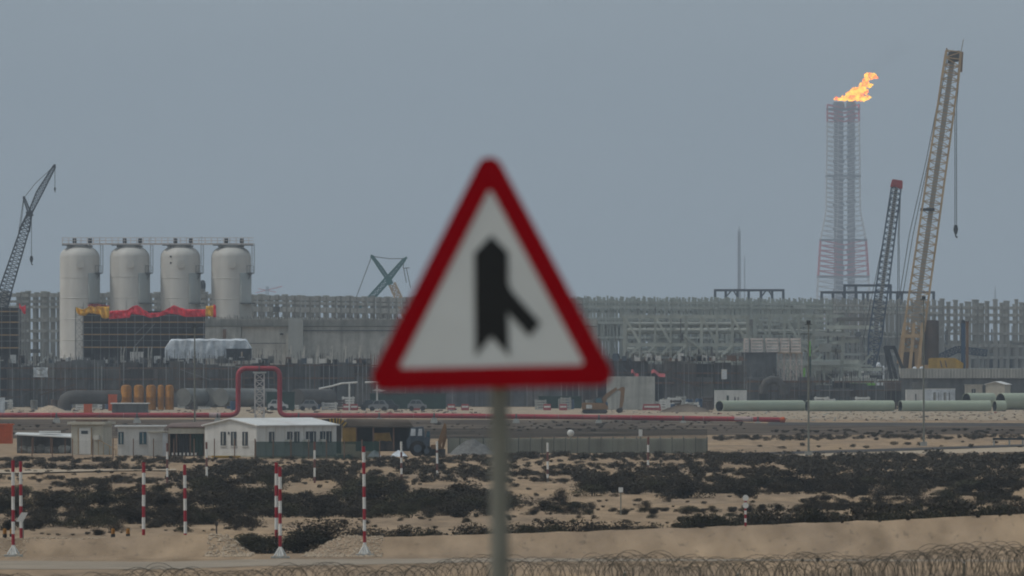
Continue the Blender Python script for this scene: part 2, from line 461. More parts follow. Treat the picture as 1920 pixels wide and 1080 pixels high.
def coil(R0, dy, dz, step, seed, x0, x1, label):
    rr = random.Random(seed); mb = MB(); x = x0; i = 0
    while x < x1:
        r = R0 * rr.uniform(.72, 1.08); th = (1 if i % 2 else -1) * rad(rr.uniform(46, 84)); ph = rr.uniform(-.18, .18)
        d = Vector((math.sin(th), math.cos(th), ph * .6)).normalized()
        c = Vector((x + rr.uniform(-.08, .08), FY + dy + rr.uniform(-.06, .06), ftop(x) + .86 - R0 + dz + rr.uniform(-.08, .05) + .07 * math.sin(x * 1.7 + seed) + .05 * math.sin(x * .63)))
        up = Vector((rr.uniform(-.15, .15), rr.uniform(-.1, .1), 1)).normalized()
        mb.tube([c + (d * math.cos(a) + up * math.sin(a)) * r for a in [2 * math.pi * k / 36 for k in range(36)]], .0058, 4, closed=True)
        x += step * rr.uniform(.5, 1.5); i += 1
    return solo(mb, 'razor_wire_coil', 'wire', label, 'razor wire')
coil(.45, 0, -.03, .075, 3, -16, 16, 'tangled coil of razor wire running along the top of the fence')
coil(.40, .5, -.16, .09, 5, 2.0, 16, 'second lower razor wire coil, behind the main coil at its higher end')

# ================================================================ red and white poles
def banded_pole(px, ptop, Y, z0, bands, rpx, label, base=True, first_red=True, grp='red and white striped poles beside the track', bpx=None):
    x = gx(px, Y); r = rpx * Y / F; zt = gz(ptop, Y)
    t = T('striped_pole', label, 'pole', (x, Y, z0), grp)
    mb = MB(); n = len(bands) - 1
    lean = R.uniform(-.012, .012)
    zs = [gz(b, Y) for b in bands]; zs[-1] = min(zs[-1], z0 + .05)
    pts = []
    for i in range(n):
        mb.k = 0 if (i % 2 == 0) == first_red else 1
        mb.tube([(x + lean * (zs[i + 1] - z0), Y, zs[i + 1]), (x + lean * (zs[i] - z0), Y, zs[i])], r, 12, cap=(i == 0))
    mb.build('pole', ['pole_red' if base is not None else 'pole_faded', 'pole_white'], t, True)
    if base:
        b = MB(); b.lathe((x, Y, z0), [(r * 1.9, .08), (r * 1.5, .18), (r * 1.12, .34), (r * 1.02, .45)], 12)
        for a in range(4):
            an = a * math.pi / 2 + .5; dx, dy = math.cos(an), math.sin(an)
            b.bar((x + dx * r * .6, Y + dy * r * .6, z0 + .42), (x + dx * .25, Y + dy * .25, z0 + .1), .05)
        b.build('foot', 'pole_white', t)
        MB().box(x - .36, x + .36, Y - .36, Y + .36, z0 - .05, z0 + .08).build('base_slab', 'concrete', t)
    return t
def bn(n): return [i / n for i in range(n + 1)]

banded_pole(25, 863, 447, 0, [863, 885, 910, 931, 956, 978, 1001, 1022, 1046], 3.1, 'red and white pole on a concrete foot, just before the pale tilted board')
banded_pole(40, 865, 460, -.2, [865, 885, 908, 929, 949, 969, 990, 1012, 1030], 3.0, 'red and white pole rising from behind the pale tilted board', base=False)
banded_pole(269, 867, 462, -.25, [867, 886.5, 908.5, 928, 949, 970, 992, 1013, 1035], 3.1, 'red and white pole standing behind the low sand berm, left one of that pair', base=False)
banded_pole(348, 871, 461, -.25, [871, 891, 915, 935, 957, 978, 1000, 1020, 1035], 3.0, 'red and white pole standing behind the low sand berm, its right hand one', base=False)
banded_pole(518, 867, 455, 0, [867, 888, 910, 930, 951, 971, 993, 1014.5, 1036], 3.0, 'red and white pole on a white foot, partly hidden by the pole before it')
banded_pole(525.5, 875, 443.5, 0, [875, 894, 917, 939, 962, 982, 1004, 1025, 1046], 3.1, 'red and white pole on a flat slab in front of the gap between two berms')
banded_pole(684, 837, 448.5, 0, [837, 848, 867, 889, 912, 932, 954, 974.5, 995.5, 1017, 1042], 3.0, 'tallest near red and white pole, at the stony end of the right berm')
fp = [(313.5, 913, [831, 847, 861, 878, 894, 910, 919], True, 'thin distant striped pole in front of the dark green shade shelter'), (388, 915, [829, 842, 858, 875, 893, 907, 915], True, 'thin distant striped pole before the white gable end of the long cabin'),
      (590, 905, [828, 844, 861, 877, 894, 907, 912], True, 'thin distant striped pole before the side windows of the long cabin'), (753, 902, [828, 848, 858, 868, 878, 889, 902], False, 'thin distant striped pole before the blue tractor'),
      (820, 893, [828, 844, 849, 869, 882, 893], False, 'thin distant striped pole beside the raised orange digger arm'), (1027, 905, [830, 847, 865, 880, 889, 905], False, 'thin distant striped pole in front of the grey panel fence, next to the sign post'),
      (1215, 884, [819, 834, 848, 863, 872, 884], True, 'thin distant striped pole before the far end of the grey panel fence')]
for px, b, bands, fr_, lb in fp:
    Y = gy(b); banded_pole(px, bands[0], Y, zf(gx(px, Y), Y) - .1, bands, 2.0, lb, base=None, first_red=fr_, grp='distant striped poles across the scrubland')
# route marker with two white discs
Y = 454; x = gx(1398, Y); z0 = zf(x, Y)
t = T('route_marker', 'slim red and white marker post carrying two white discs on the sand ridge', 'marker post', (x, Y, z0))
mb = MB(); zt = gz(928, Y)
for i in range(8):
    mb.k = i % 2; a, b = lerp(z0, zt, i / 8), lerp(z0, zt, (i + 1) / 8); mb.tube([(x, Y, a), (x, Y, b)], .045, 10)
mb.build('post', ['pole_red', 'pole_white'], t, True)
for py in (933.5, 947.5):
    MB().tube([(x, Y - .075, gz(py, Y)), (x, Y - .05, gz(py, Y))], 5.6 * Y / F, 20).build('disc', 'pole_white', t)
Y = 560; x = gx(1164, Y); z0 = zf(x, Y)
t = T('small_sign', 'small white square plate on a thin post in the sandy slope', 'sign', (x, Y, z0))
MB().tube([(x, Y, z0), (x, Y, gz(915, Y))], .028, 8).build('post', 'galvanised', t)
MB().box(x - .11, x + .11, Y - .045, Y - .03, gz(923, Y), gz(914, Y)).build('plate', 'pole_white', t)
Y = 455; x = gx(41, Y); z0 = zf(x, Y)
t = T('tilted_board', 'pale slanted marker board on a single thin leg beside two striped poles', 'sign', (x, Y, z0))
pl = [(px, py) for px, py in ((29.5, 978), (40, 961), (52.5, 961), (43, 978))]
MB().prism([((px - CX) * Y / F, gz(py, Y)) for px, py in pl], Y - .02, Y + .03).build('board', 'white_paint', t)
MB().tube([(gx(43.5, Y), Y + .05, z0 - .05), (gx(43.5, Y), Y + .05, gz(970, Y))], .022, 8).build('leg', 'galvanised', t)
for px, lb in ((212, 'squat orange and black peg on the berm, nearer the tilted board'), (240, 'squat orange and black peg on the berm, beside the striped pole'), (9, 'squat orange and black peg at the edge of view by the leftmost pole'), (22, 'squat orange and black peg hiding behind the leftmost striped pole')):
    Y = 457; x = gx(px, Y); z0 = zf(x, Y)
    t = T('marker_peg', lb, 'peg', (x, Y, z0), 'orange and black pegs')
    MB().tube([(x, Y, z0 - .05), (x, Y, gz(1001, Y))], .085, 10).build('base', 'rubber', t)
    MB().tube([(x, Y, gz(1001, Y)), (x, Y, gz(993, Y)), (x, Y, gz(991, Y))], [.075, .075, .05], 10).build('cap', 'orange_paint', t)
Y = 454.5; x = gx(406, Y); z0 = zf(x, Y)
t = T('iron_stake', 'short dark iron stake stuck in the top of the gravel berm', 'stake', (x, Y, z0))
MB().tube([(x, Y, z0 - .1), (x, Y, gz(985, Y))], .03, 8).build('shaft', 'rebar', t)
MB().box(x - .06, x + .06, Y - .05, Y + .05, gz(986, Y), gz(978, Y)).build('head', 'rebar', t)

# ================================================================ stones on the berm ends
gr = MB()
def stones(px0, px1, py0, py1, n, s0, s1, ya=446, yb=455):
    c = 0; k = 0
    while c < n and k < n * 40:
        k += 1
        X = gx(R.uniform(px0, px1), 456); Yy = R.uniform(ya, yb); Z = zf(X, Yy)
        py = HY + (EYE - Z) * F / Yy
        if not (py0 < py < py1): continue
        s = R.uniform(s0, s1); 
        q = Vector((R.uniform(.6, 1), R.uniform(.6, 1), R.uniform(.4, .8))) * s
        b = len(gr.v)
        for dx, dy, dz in ((1, 0, 0), (0, 1, 0), (-1, 0, 0), (0, -1, 0), (0, 0, 1), (0, 0, -1)):
            gr.v.append((X + dx * q.x + R.uniform(-.3, .3) * s, Yy + dy * q.y, Z + dz * q.z + .2 * s))
        for f in ((0, 1, 4), (1, 2, 4), (2, 3, 4), (3, 0, 4), (1, 0, 5), (2, 1, 5), (3, 2, 5), (0, 3, 5)):
            gr.f.append(tuple(b + i for i in f)); gr.mi.append(0)
        c += 1
stones(395, 480, 1003, 1048, 420, .04, .12)
stones(575, 720, 1003, 1048, 800, .03, .10)
stones(-60, 60, 1005, 1045, 300, .03, .08)
stones(60, 200, 1002, 1016, 300, .03, .09, 455, 462)
stones(0, 1920, 970, 1062, 700, .012, .04, 428, 455)
tag(gr.build('gravel', 'stone'), 'loose pale stones lying over the ends of the sand berms', 'gravel', kind='stuff')
# ================================================================ shrubs
def shrub_mesh(name, seed, n, leaf, spread=1.0, lean=0.0, m='shrub', loose=.0):
    rr = random.Random(seed); mb = MB(); lobes = []
    for i in range(rr.randint(5, 8)):
        x = rr.uniform(-.42, .42) * spread; h = rr.uniform(.22, .74) * (1 - .6 * abs(x) / spread)
        lobes.append((Vector((x + lean * h, rr.uniform(-.3, .3), h)), rr.uniform(.20, .32)))
    for c, r in lobes:                                     # branching stems up to each lobe
        p0 = Vector((c.x * .25, c.y * .25, -.08)); p1 = Vector((c.x * .6, c.y * .6, c.z * .55))
        mb.k = 1; mb.tube([p0, p1, c], [.018, .012, .005], 4)
        for q in range(4):
            e = c + Vector((rr.gauss(0, 1), rr.gauss(0, 1), rr.gauss(.5, .8))).normalized() * r * rr.uniform(.9, 1.35)
            mb.tube([p1.lerp(c, .6), e], [.008, .003], 3)
    mb.k = 0
    for i in range(n):
        c, r = rr.choice(lobes)
        d = Vector((rr.gauss(0, 1), rr.gauss(0, 1), rr.gauss(0, 1))).normalized() * (r * (rr.random() ** .45) * (1.15 + loose * rr.random()))
        p = c + Vector((d.x * 1.25, d.y * 1.1, d.z))
        if p.z < .02: p.z = rr.uniform(.0, .18)
        s = leaf * rr.uniform(.5, 1.4)
        a = Vector((rr.gauss(0, 1), rr.gauss(0, 1), rr.gauss(.4, 1))).normalized(); b = a.orthogonal().normalized()
        b = (Matrix.Rotation(rr.uniform(0, 6.28), 3, a) @ b)
        bb = len(mb.v); mb.v += [tuple(p - a * s), tuple(p + b * s * .5), tuple(p + a * s), tuple(p - b * s * .5)]
        mb.f.append((bb, bb + 1, bb + 2, bb + 3)); mb.mi.append(0)
    o = mb.build(name, [m, 'twig']); me = o.data; bpy.data.objects.remove(o); return me
SH = [shrub_mesh('shrub', s, 2600, .034, lean=l, m=mm, loose=lo) for s, l, mm, lo in
      ((1, 0, 'shrub', 0), (2, .15, 'shrub', .25), (3, -.2, 'shrub', 0), (4, .3, 'shrub_green', .2), (5, 0, 'shrub', .4), (6, .1, 'shrub_green', 0))]
SHF = [shrub_mesh('far_shrub', s, 330, .085) for s in (11, 12, 13)]
SHM = [shrub_mesh('near_shrub', s, 900, .055, lean=l) for s, l in ((14, .2), (15, 0), (16, -.2))]
# rows of scrub: x0, x1, base at x0, base at x1, spread of the base line, height in px (min, max), how many, place, group
ROWS = [
 (445, 520, 1037, 1038, 2, 30, 42, 5, 'big dark bush filling the gap between the two sand berms', 'bushes in the berm gap'),
 (535, 620, 1038, 1036, 3, 38, 52, 6, 'big dark bush filling the gap between the two sand berms', 'bushes in the berm gap'),
 (590, 960, 1007, 998, 3, 9, 22, 24, 'low dark bush growing along the back of the sand ridge', 'bushes behind the ridge'),
 (960, 1290, 1001, 990, 3, 10, 22, 24, 'low dark bush growing along the back of the sand ridge', 'bushes behind the ridge'),
 (1280, 1560, 993, 980, 4, 18, 34, 24, 'taller dark bush growing along the higher part of the sand ridge', 'bushes behind the high ridge'),
 (1540, 1920, 982, 964, 5, 16, 32, 30, 'taller dark bush growing along the higher part of the sand ridge', 'bushes behind the high ridge'),
 (0, 480, 978, 976, 8, 18, 34, 36, 'dark bush at the foot of the dense scrub belt, beyond the left berm', 'bushes of the dense belt'),
 (0, 520, 958, 955, 10, 20, 36, 32, 'dark bush inside the dense scrub belt, beyond the left berm', 'bushes inside the dense belt'),
 (0, 420, 938, 935, 8, 15, 26, 20, 'dark bush along the far edge of the dense scrub belt', 'bushes at the far edge of the belt'),
 (380, 520, 932, 928, 14, 28, 44, 14, 'dark bush along the far edge of the dense scrub belt', 'bushes at the far edge of the belt'),
 (500, 960, 969, 961, 6, 20, 40, 36, 'dark bush in the belt between the near poles and the sign post', 'bushes of the middle belt'),
 (640, 960, 944, 944, 12, 22, 40, 24, 'dark bush in the belt between the near poles and the sign post', 'bushes of the middle belt'),
 (500, 640, 940, 955, 5, 18, 30, 7, 'dark bush in the belt between the near poles and the sign post', 'bushes of the middle belt'),
 (640, 760, 915, 920, 6, 12, 22, 8, 'dark bush in the belt between the near poles and the sign post', 'bushes of the middle belt'),
 (130, 480, 990, 984, 6, 6, 16, 9, 'small lone bush on the sand just beyond the left berm', 'small bushes on the sand'),
 (600, 960, 977, 972, 5, 5, 12, 14, 'small lone bush on the sand behind the right berm', 'small bushes behind the right berm'),
 (980, 1280, 977, 972, 5, 5, 11, 16, 'small lone bush on the sandy slope right of the sign post', 'small bushes on the sandy slope'),
 (985, 1100, 962, 962, 4, 12, 26, 9, 'bush at the foot of the sandy slope right of the sign post', 'bushes at the slope foot'),
 (1100, 1500, 962, 960, 4, 8, 18, 24, 'bush at the foot of the sandy slope right of the sign post', 'bushes at the slope foot'),
 (1290, 1430, 971, 969, 3, 6, 12, 8, 'bush at the foot of the sandy slope right of the sign post', 'bushes at the slope foot'),
 (1500, 1760, 955, 950, 6, 10, 22, 20, 'dark bush in the tangled strips behind the high ridge', 'bushes in the right strips'),
 (1620, 1920, 938, 930, 9, 14, 28, 18, 'dark bush in the tangled strips behind the high ridge', 'bushes in the right strips'),
 (1680, 1920, 960, 954, 5, 10, 22, 12, 'dark bush in the tangled strips behind the high ridge', 'bushes in the right strips'),
 (1090, 1320, 926, 930, 6, 20, 38, 16, 'large bush in the thick scrub above the sandy slope', 'bushes of the right belt'),
 (1320, 1500, 926, 926, 9, 20, 42, 15, 'large bush in the thick scrub above the sandy slope', 'bushes of the right belt'),
 (1480, 1920, 922, 916, 14, 18, 38, 34, 'large bush in the thick scrub above the sandy slope', 'bushes of the right belt'),
]
FAR = [
 (1080, 1320, 905, 900, 10, 12, 26, 20), (1500, 1920, 895, 885, 14, 12, 26, 34), (1330, 1560, 897, 892, 12, 10, 20, 20),
 (0, 340, 905, 902, 7, 6, 12, 22), (100, 480, 912, 912, 6, 10, 20, 26), (330, 520, 895, 893, 11, 12, 26, 24),
 (0, 520, 972, 970, 9, 10, 24, 24), (0, 520, 950, 948, 12, 12, 26, 26), (100, 500, 932, 930, 8, 8, 18, 16), (500, 960, 960, 956, 9, 12, 26, 24), (1100, 1500, 921, 922, 7, 12, 26, 22), (1480, 1920, 910, 904, 16, 8, 22, 28), (1500, 1920, 950, 942, 12, 8, 18, 30), (1280, 1920, 982, 968, 4, 8, 16, 24),
 (0, 1920, 990, 978, 5, 3, 7, 90), (0, 1920, 962, 955, 14, 3, 8, 170), (0, 1920, 930, 925, 14, 3, 8, 170), (0, 1920, 898, 893, 14, 3, 8, 170), (0, 1920, 868, 862, 8, 3, 7, 150), (0, 960, 872, 870, 9, 5, 12, 70), (420, 960, 885, 882, 8, 7, 16, 40), (0, 520, 966, 962, 16, 10, 22, 40), (500, 960, 950, 946, 14, 10, 24, 36), (1080, 1920, 915, 908, 14, 9, 22, 70), (1080, 1920, 888, 880, 10, 7, 18, 70), (1500, 1920, 960, 950, 14, 7, 16, 36), (0, 900, 806, 806, 12, 2, 5, 130), (900, 1400, 800, 800, 9, 2, 5, 110),
 (0, 300, 879, 877, 4, 8, 16, 22), (480, 620, 900, 898, 10, 10, 24, 22), (560, 960, 899, 899, 9, 7, 20, 46), (600, 960, 883, 883, 9, 5, 15, 26),
 (960, 1100, 896, 893, 10, 8, 18, 20), (960, 1340, 912, 884, 6, 5, 12, 16), (940, 1500, 858, 861, 4, 7, 14, 90), (1330, 1920, 868, 862, 7, 9, 20, 80),
 (960, 1340, 875, 872, 7, 5, 14, 26), (1480, 1920, 880, 874, 7, 10, 22, 50), (1380, 1920, 840, 834, 6, 3, 10, 16), (1330, 1500, 850, 848, 5, 3, 7, 9),
 (1330, 1920, 824, 822, 3, 5, 12, 60), (1440, 1900, 812, 810, 4, 3, 7, 50), (620, 960, 865, 864, 5, 5, 11, 46), (100, 480, 866, 866, 5, 4, 12, 34), (0, 120, 866, 866, 6, 4, 12, 14),
]
def put_shrub(px, py, h, me, wide=None):
    Y = gy(py); X = gx(px, Y); hh = h * Y / F
    o = bpy.data.objects.new('desert_shrub', me); col.objects.link(o)
    if py > 985 and Y < 490: 
        # rooted just behind the crest
        pass
    o.location = (X, Y, zf(X, Y) - .04 * hh)
    hh = hh if wide else hh * .97; w = hh * (wide or R.uniform(1.5, 2.8)); o.scale = (w, w * R.uniform(.8, 1.1), hh * 1.12); o.rotation_euler = (0, 0, R.uniform(0, 6.28) if wide is None else 0)
    return o
for x0, x1, b0, b1, sp, h0, h1, n, lb, grp in ROWS:
    n = max(2, round(n * .57))
    for k in range(n):
        px = lerp(x0, x1, (k + R.random()) / n); py = interp([(x0, b0), (x1, b1)], px) + R.uniform(-sp, sp)
        if grp.startswith('bushes in the berm'):
            Y = gy(py) + 3; 
        o = put_shrub(px, py, R.uniform(h0, h1), R.choice(SH))
        if 'behind the' in grp and 'ridge' in grp:
            Y = R.uniform(459, 466); X = gx(px, Y); f = Y / gy(py); hh = R.uniform(h0, h1) * Y / F
            zl = gz(interp(RIDGE, CX + X * F / 454) + 1, Y)          # the line of sight over the crest
            zg = zf(X, Y); need = hh + max(0, zl - zg)
            o.location = (X, Y, zg - .05); w = need * R.uniform(1.0, 1.6); o.scale = (w, w * .9, need * 1.12)
        tag(o, lb, 'bush', grp)
# single bushes that stand apart
for px, py, h, wd, lb in ((1045, 950, 33, .9, 'lone leaning bush halfway up the sandy slope, nearest the sign post'), (1103, 955, 14, 1.6, 'pale wispy bush on the open sand slope under the small white sign'),
        (1207, 949, 14, 1.5, 'round dark bush alone on the open sand slope'), (1250, 938, 9, 1.5, 'small dark bush on the crest of the open sand slope')):
    tag(put_shrub(px, py, h, SH[1], wd), lb, 'bush')
for px, py, h, wd, lb in ((1313, 1026, 11, 1.9, 'largest dark tuft on the bare sand of the near ridge'), (1532, 1023, 9, 1.1, 'round tuft on the bare sand, second biggest in the row of tufts'), (1504, 1024, 6, 1.2, 'faint small tuft beside the round tuft on bare sand'),
        (1578, 1017, 6, 1.2, 'tiny tuft midway along the row on bare sand'), (1648, 1018, 6, 1.6, 'low flat tuft on bare sand, one before the last of its row'), (1701, 1014, 7, 1.7, 'dark flat tuft ending the row on bare sand'),
        (1874, 999, 6, 1.2, 'tiny tuft near the far end of the bare ridge'), (1892, 1001, 7, 1.5, 'dark tuft by the edge of view on the bare ridge'), (1832, 1028, 6, 2, 'small tuft just above the rising razor wire')):
    Y = 452 if py < 1020 else 447
    for it in range(6):
        X = gx(px, Y); Y += (HY + (EYE - zf(X, Y)) * F / Y - py) * .5; Y = min(453.8, max(436, Y))
    o = bpy.data.objects.new('sand_tuft', SH[0]); col.objects.link(o); X = gx(px, Y); hh = h * Y / F
    o.location = (X, Y, zf(X, Y) - .02); o.scale = (hh * wd, hh * wd, hh * 1.2); tag(o, lb, 'tuft')
sc = MB()
for x0, x1, b0, b1, sp, h0, h1, n in FAR:
    for k in range(n):
        px = lerp(x0, x1, (k + R.random()) / n); py = interp([(x0, b0), (x1, b1)], px) + R.uniform(-sp, sp)
        Y = gy(py); X = gx(px, Y); hh = R.uniform(h0, h1) * .92 * Y / F; w = hh * R.uniform(1.4, 2.6); me = R.choice(SHF if py < 905 else SHM)
        me = R.choice(SHF) if h1 < 9 else me; b = len(sc.v); a = R.uniform(0, 6.28); ca, sa = math.cos(a) * w, math.sin(a) * w; z0 = zf(X, Y)
        sc.v += [(X + v.co.x * ca - v.co.y * sa, Y + v.co.x * sa + v.co.y * ca, z0 + v.co.z * hh * 1.1) for v in me.vertices]
        sc.f += [tuple(b + i for i in p.vertices) for p in me.polygons]; sc.mi += [0] * len(me.polygons)
tag(sc.build('scrub', 'shrub'), 'dark low scrub scattered over the far sand flats', 'scrub', kind='stuff')
# ================================================================ cabins and sheds
def face_frame(C, u, v):
    """returns helpers placing boxes on the u face and on the v face of a rotated building"""
    C, u, v = Vector((C[0], C[1], 0)), Vector((u[0], u[1], 0)), Vector((v[0], v[1], 0))
    return C, u, v
def on_face(mb, C, d, nrm, s0, s1, z0, z1, p0, p1):
    """box on a wall: along unit d from s0 to s1 (m), z0..z1, standing p0..p1 proud of the wall along nrm"""
    mid = C + d * (s0 + s1) / 2 + nrm * (p0 + p1) / 2 + Vector((0, 0, (z0 + z1) / 2))
    return mb.obox(mid, d * (s1 - s0) / 2, nrm * (p1 - p0) / 2, Vector((0, 0, (z1 - z0) / 2)))
def window(parent, C, d, nrm, s, z0, w, h, glass='glass_dark', fr='frame_dark'):
    f = on_face(MB(), C, d, nrm, s - w / 2 - .06, s + w / 2 + .06, z0 - .06, z0 + h + .06, -.02, .03).build('window', fr, parent)
    on_face(MB(), C, d, nrm, s - w / 2, s + w / 2, z0, z0 + h, .02, .045).build('pane', glass, f)
    on_face(MB(), C, d, nrm, s - .035, s + .035, z0, z0 + h, .03, .065).build('mullion', 'concrete_pale', f)
    on_face(MB(), C, d, nrm, s - w / 2 - .12, s + w / 2 + .12, z0 - .13, z0 - .06, 0, .09).build('sill', 'white_paint', f)
    return f
def gable_cabin(label, C, u, v, h, rise, wall, roof, oh=.18):
    C, u, v = face_frame(C, u, v)
    t = T('site_cabin', label, 'cabin', C)
    w = MB(); b = [C, C + u, C + u + v, C + v]; Z = Vector((0, 0, 1))
    m0, m1 = C + u / 2 + Z * (h + rise), C + u / 2 + v + Z * (h + rise)
    w._add([*b, *[p + Z * h for p in b], m0, m1], [(0, 1, 5, 8, 4), (2, 3, 7, 9, 6), (1, 2, 6, 5), (3, 0, 4, 7), (3, 2, 1, 0)])
    w.build('wall', wall, t)
    un, vn = u.normalized(), v.normalized(); r = MB()
    sl = rise / (u.length / 2)
    for sd in (0, 1):
        e = (C - un * oh) if sd == 0 else (C + u + un * oh)
        e0, e1 = e - vn * oh + Z * (h - sl * oh), e + v + vn * oh + Z * (h - sl * oh); k0, k1 = m0 - vn * oh, m1 + vn * oh; th = Z * .09
        r._add([e0, e1, k1, k0, e0 + th, e1 + th, k1 + th, k0 + th], [(0, 1, 2, 3), (7, 6, 5, 4), (0, 4, 5, 1), (1, 5, 6, 2), (2, 6, 7, 3), (3, 7, 4, 0)])
    r.build('roof', roof, t)
    tr = MB()
    on_face(tr, C, un, -vn, 0, u.length, .0, .14, -.02, .03); on_face(tr, C, vn, -un, 0, v.length, .0, .14, -.02, .03)
    k = 1.2
    while k < v.length: on_face(tr, C, vn, -un, k - .02, k + .02, .14, h - .1, -.01, .015); k += 1.2
    tr.build('trim', 'cream_paint', t)
    return t, C, un, vn
Y = 872.0
t, C, un, vn = gable_cabin('long white cabin with a pale pitched roof and dark windows, biggest of the site cabins', (gx(481, Y), Y), (-4.05, 2.95), (6.0, 8.24), 2.42, .5, 'white_paint', 'roof_white')
for s in (.85, 1.95, 2.95): window(t, C, un, -vn, s + .25, .95, .40, .95)
for s in (1.9, 4.2, 5.1, 6.6, 7.2, 8.4, 9.2): window(t, C, vn, -un, s, 1.15, .55, .75)
for s in (3.6, 5.85, 7.9):
    on_face(MB(), C, vn, -un, s, s + .55, .95, 1.35, .02, .3).build('air_conditioner', 'concrete_pale', t)
on_face(MB(), C, un, -vn, 2.62, 2.7, 1.75, 1.95, .0, .1).build('wall_lamp', 'frame_dark', t)
# small guard hut
Y = 893.0
Cg, u, v = face_frame((gx(193, Y), Y), (-2.5, .55), (.62, 2.45))
t = T('guard_hut', 'cream hut with a flat overhanging roof, a narrow door and a railing by its steps', 'hut', Cg)
un, vn = u.normalized(), v.normalized(); Zh = gz(796, Y)
w = MB(); mid = Cg + u / 2 + v / 2
w.obox(mid + Vector((0, 0, Zh / 2)), u / 2, v / 2, Vector((0, 0, Zh / 2))); w.build('wall', 'cream_paint', t)
MB().obox(mid + Vector((0, 0, Zh + .11)), u * .60, v * .60, Vector((0, 0, .11))).build('roof', 'cream_paint', t)
rf = MB(); rf.obox(mid + Vector((0, 0, Zh + .30)), u * .42, v * .3, Vector((0, 0, .08))); rf.build('roof_box', 'rust_beam', t)
d = on_face(MB(), Cg, un, -vn, .95, 1.95, .05, 2.1, 0, .05).build('door', 'white_paint', t)
on_face(MB(), Cg, un, -vn, 1.2, 1.75, 1.65, 1.9, .04, .07).build('pane', 'glass_dark', d)
f = MB()
for a, b in ((.9, .96), (1.94, 2.0)): on_face(f, Cg, un, -vn, a, b, .05, 2.15, -.01, .07)
f.build('door_frame', 'timber', t)
on_face(MB(), Cg, un, -vn, .25, .7, 1.2, 1.55, 0, .3).build('air_conditioner', 'concrete_pale', t)
on_face(MB(), Cg, vn, -un * -1, 0, .01, 0, .01, 0, .01)
rl = MB(); P0 = Cg - vn * .9
for s in (0, .5, 1.0): rl.bar(P0 - un * (.3 + s), P0 - un * (.3 + s) + Vector((0, 0, 1.0 - s * .6)), .05)
rl.bar(P0 - un * .3 + Vector((0, 0, 1)), P0 - un * 1.3 + Vector((0, 0, .4)), .05); rl.bar(P0 + un * .1, P0 + un * .1 + Vector((0, 0, 1.2)), .05); rl.bar(P0 + un * .1 + Vector((0, 0, 1.2)), P0 - un * .3 + Vector((0, 0, 1)), .05)
rl.build('railing', 'timber', t)
# generic boxy container with ribs, roof lip and door
def container(name, label, cat, x0, x1, ptop, Y, dep, m, roofm=None, ribs=0, door=None, wins=(), glass='glass_dark', group=None, lip=.12, zb=0.0, pbot=None):
    X0, X1 = gx(x0, Y), gx(x1, Y); Z1 = gz(ptop, Y)
    if pbot is not None: zb = gz(pbot, Y)
    t = T(name, label, cat, ((X0 + X1) / 2, Y, zb), group)
    b = MB(); b.box(X0, X1, Y, Y + dep, zb, Z1)
    if ribs:
        s = (X1 - X0) / ribs
        for k in range(ribs): b.box(X0 + s * (k + .25), X0 + s * (k + .75), Y - .05, Y + .01, zb + .12, Z1 - .12)
    b.build('body', m, t)
    r = MB(); r.box(X0 - lip, X1 + lip, Y - lip, Y + dep + lip, Z1 - .02, Z1 + .10)
    r.build('roof', roofm or m, t)
    if door:
        a, bb, h, dm = door; MB().box(lerp(X0, X1, a), lerp(X0, X1, bb), Y - .08, Y - .01, zb + .03, zb + h).build('door', dm, t)
    Cc, dd, nn = Vector((X0, Y, zb)), Vector((1, 0, 0)), Vector((0, -1, 0))
    for a, z0, w, h in wins: window(t, Cc, dd, nn, (X1 - X0) * a, z0, w, h, glass)
    return t
container('portable_cabin', 'low white cabin with a flat roof lip and two teal windows beside the cream hut', 'cabin', 221, 305, 800, 885, 3, 'white_paint', 'roof_white', wins=((.07, .95, .3, .85), (.56, .95, .45, .85)), glass='glass_blue', lip=.25)
container('portable_toilet_block', 'pale narrow corrugated cabin standing before the low white one', 'cabin', 279, 316, 811, 878, 1.6, 'white_paint', 'cream_paint', ribs=9, door=(.70, .95, 1.9, 'plastic_white'))
# shade shelter with green net and rusty roof
Y = 876
t = T('shade_shelter', 'dark shelter hung with green shade net under a rusty brown sloping roof', 'shelter', (gx(356, Y), Y, 0))
X0, X1 = gx(316, Y), gx(384, Y); zt = gz(801, Y)
r = MB(); b0 = [(X0 - .2, Y - .4, zt - .05), (X1 + .2, Y - .4, zt - .05), (gx(430, Y) , Y + 5, zt + .34), (gx(318, Y), Y + 5, zt + .22)]
r._add(b0 + [(x, y, z + .1) for x, y, z in b0], [(3, 2, 1, 0), (4, 5, 6, 7), (0, 1, 5, 4), (1, 2, 6, 5), (2, 3, 7, 6), (3, 0, 4, 7)]); r.build('roof', 'roof_brown', t)
MB().box(X0, X1, Y - .30, Y - .22, zt - .5, zt - .07).build('fascia', 'cream_paint', t)
for px in (317, 331, 357, 383): MB().box(gx(px, Y) - .05, gx(px, Y) + .05, Y - .2, Y - .1, 0, zt - .1).build('post', 'rust_beam', t)
MB().grid(lambda u, v: (lerp(gx(331, Y), gx(357, Y), u), Y + .06 * math.sin(u * 25), lerp(.05, zt - .45, v)), 30, 3).build('net_curtain', 'net_dark', t)
MB().grid(lambda u, v: (lerp(gx(357.5, Y), gx(383, Y), u), Y - .03 + .05 * math.sin(u * 22), lerp(.05, zt - .45, v)), 30, 3).build('net_curtain', 'green_panel', t)
MB().box(X0, X1, Y + 3.5, Y + 3.6, 0, zt).build('back_wall', 'net_dark', t)
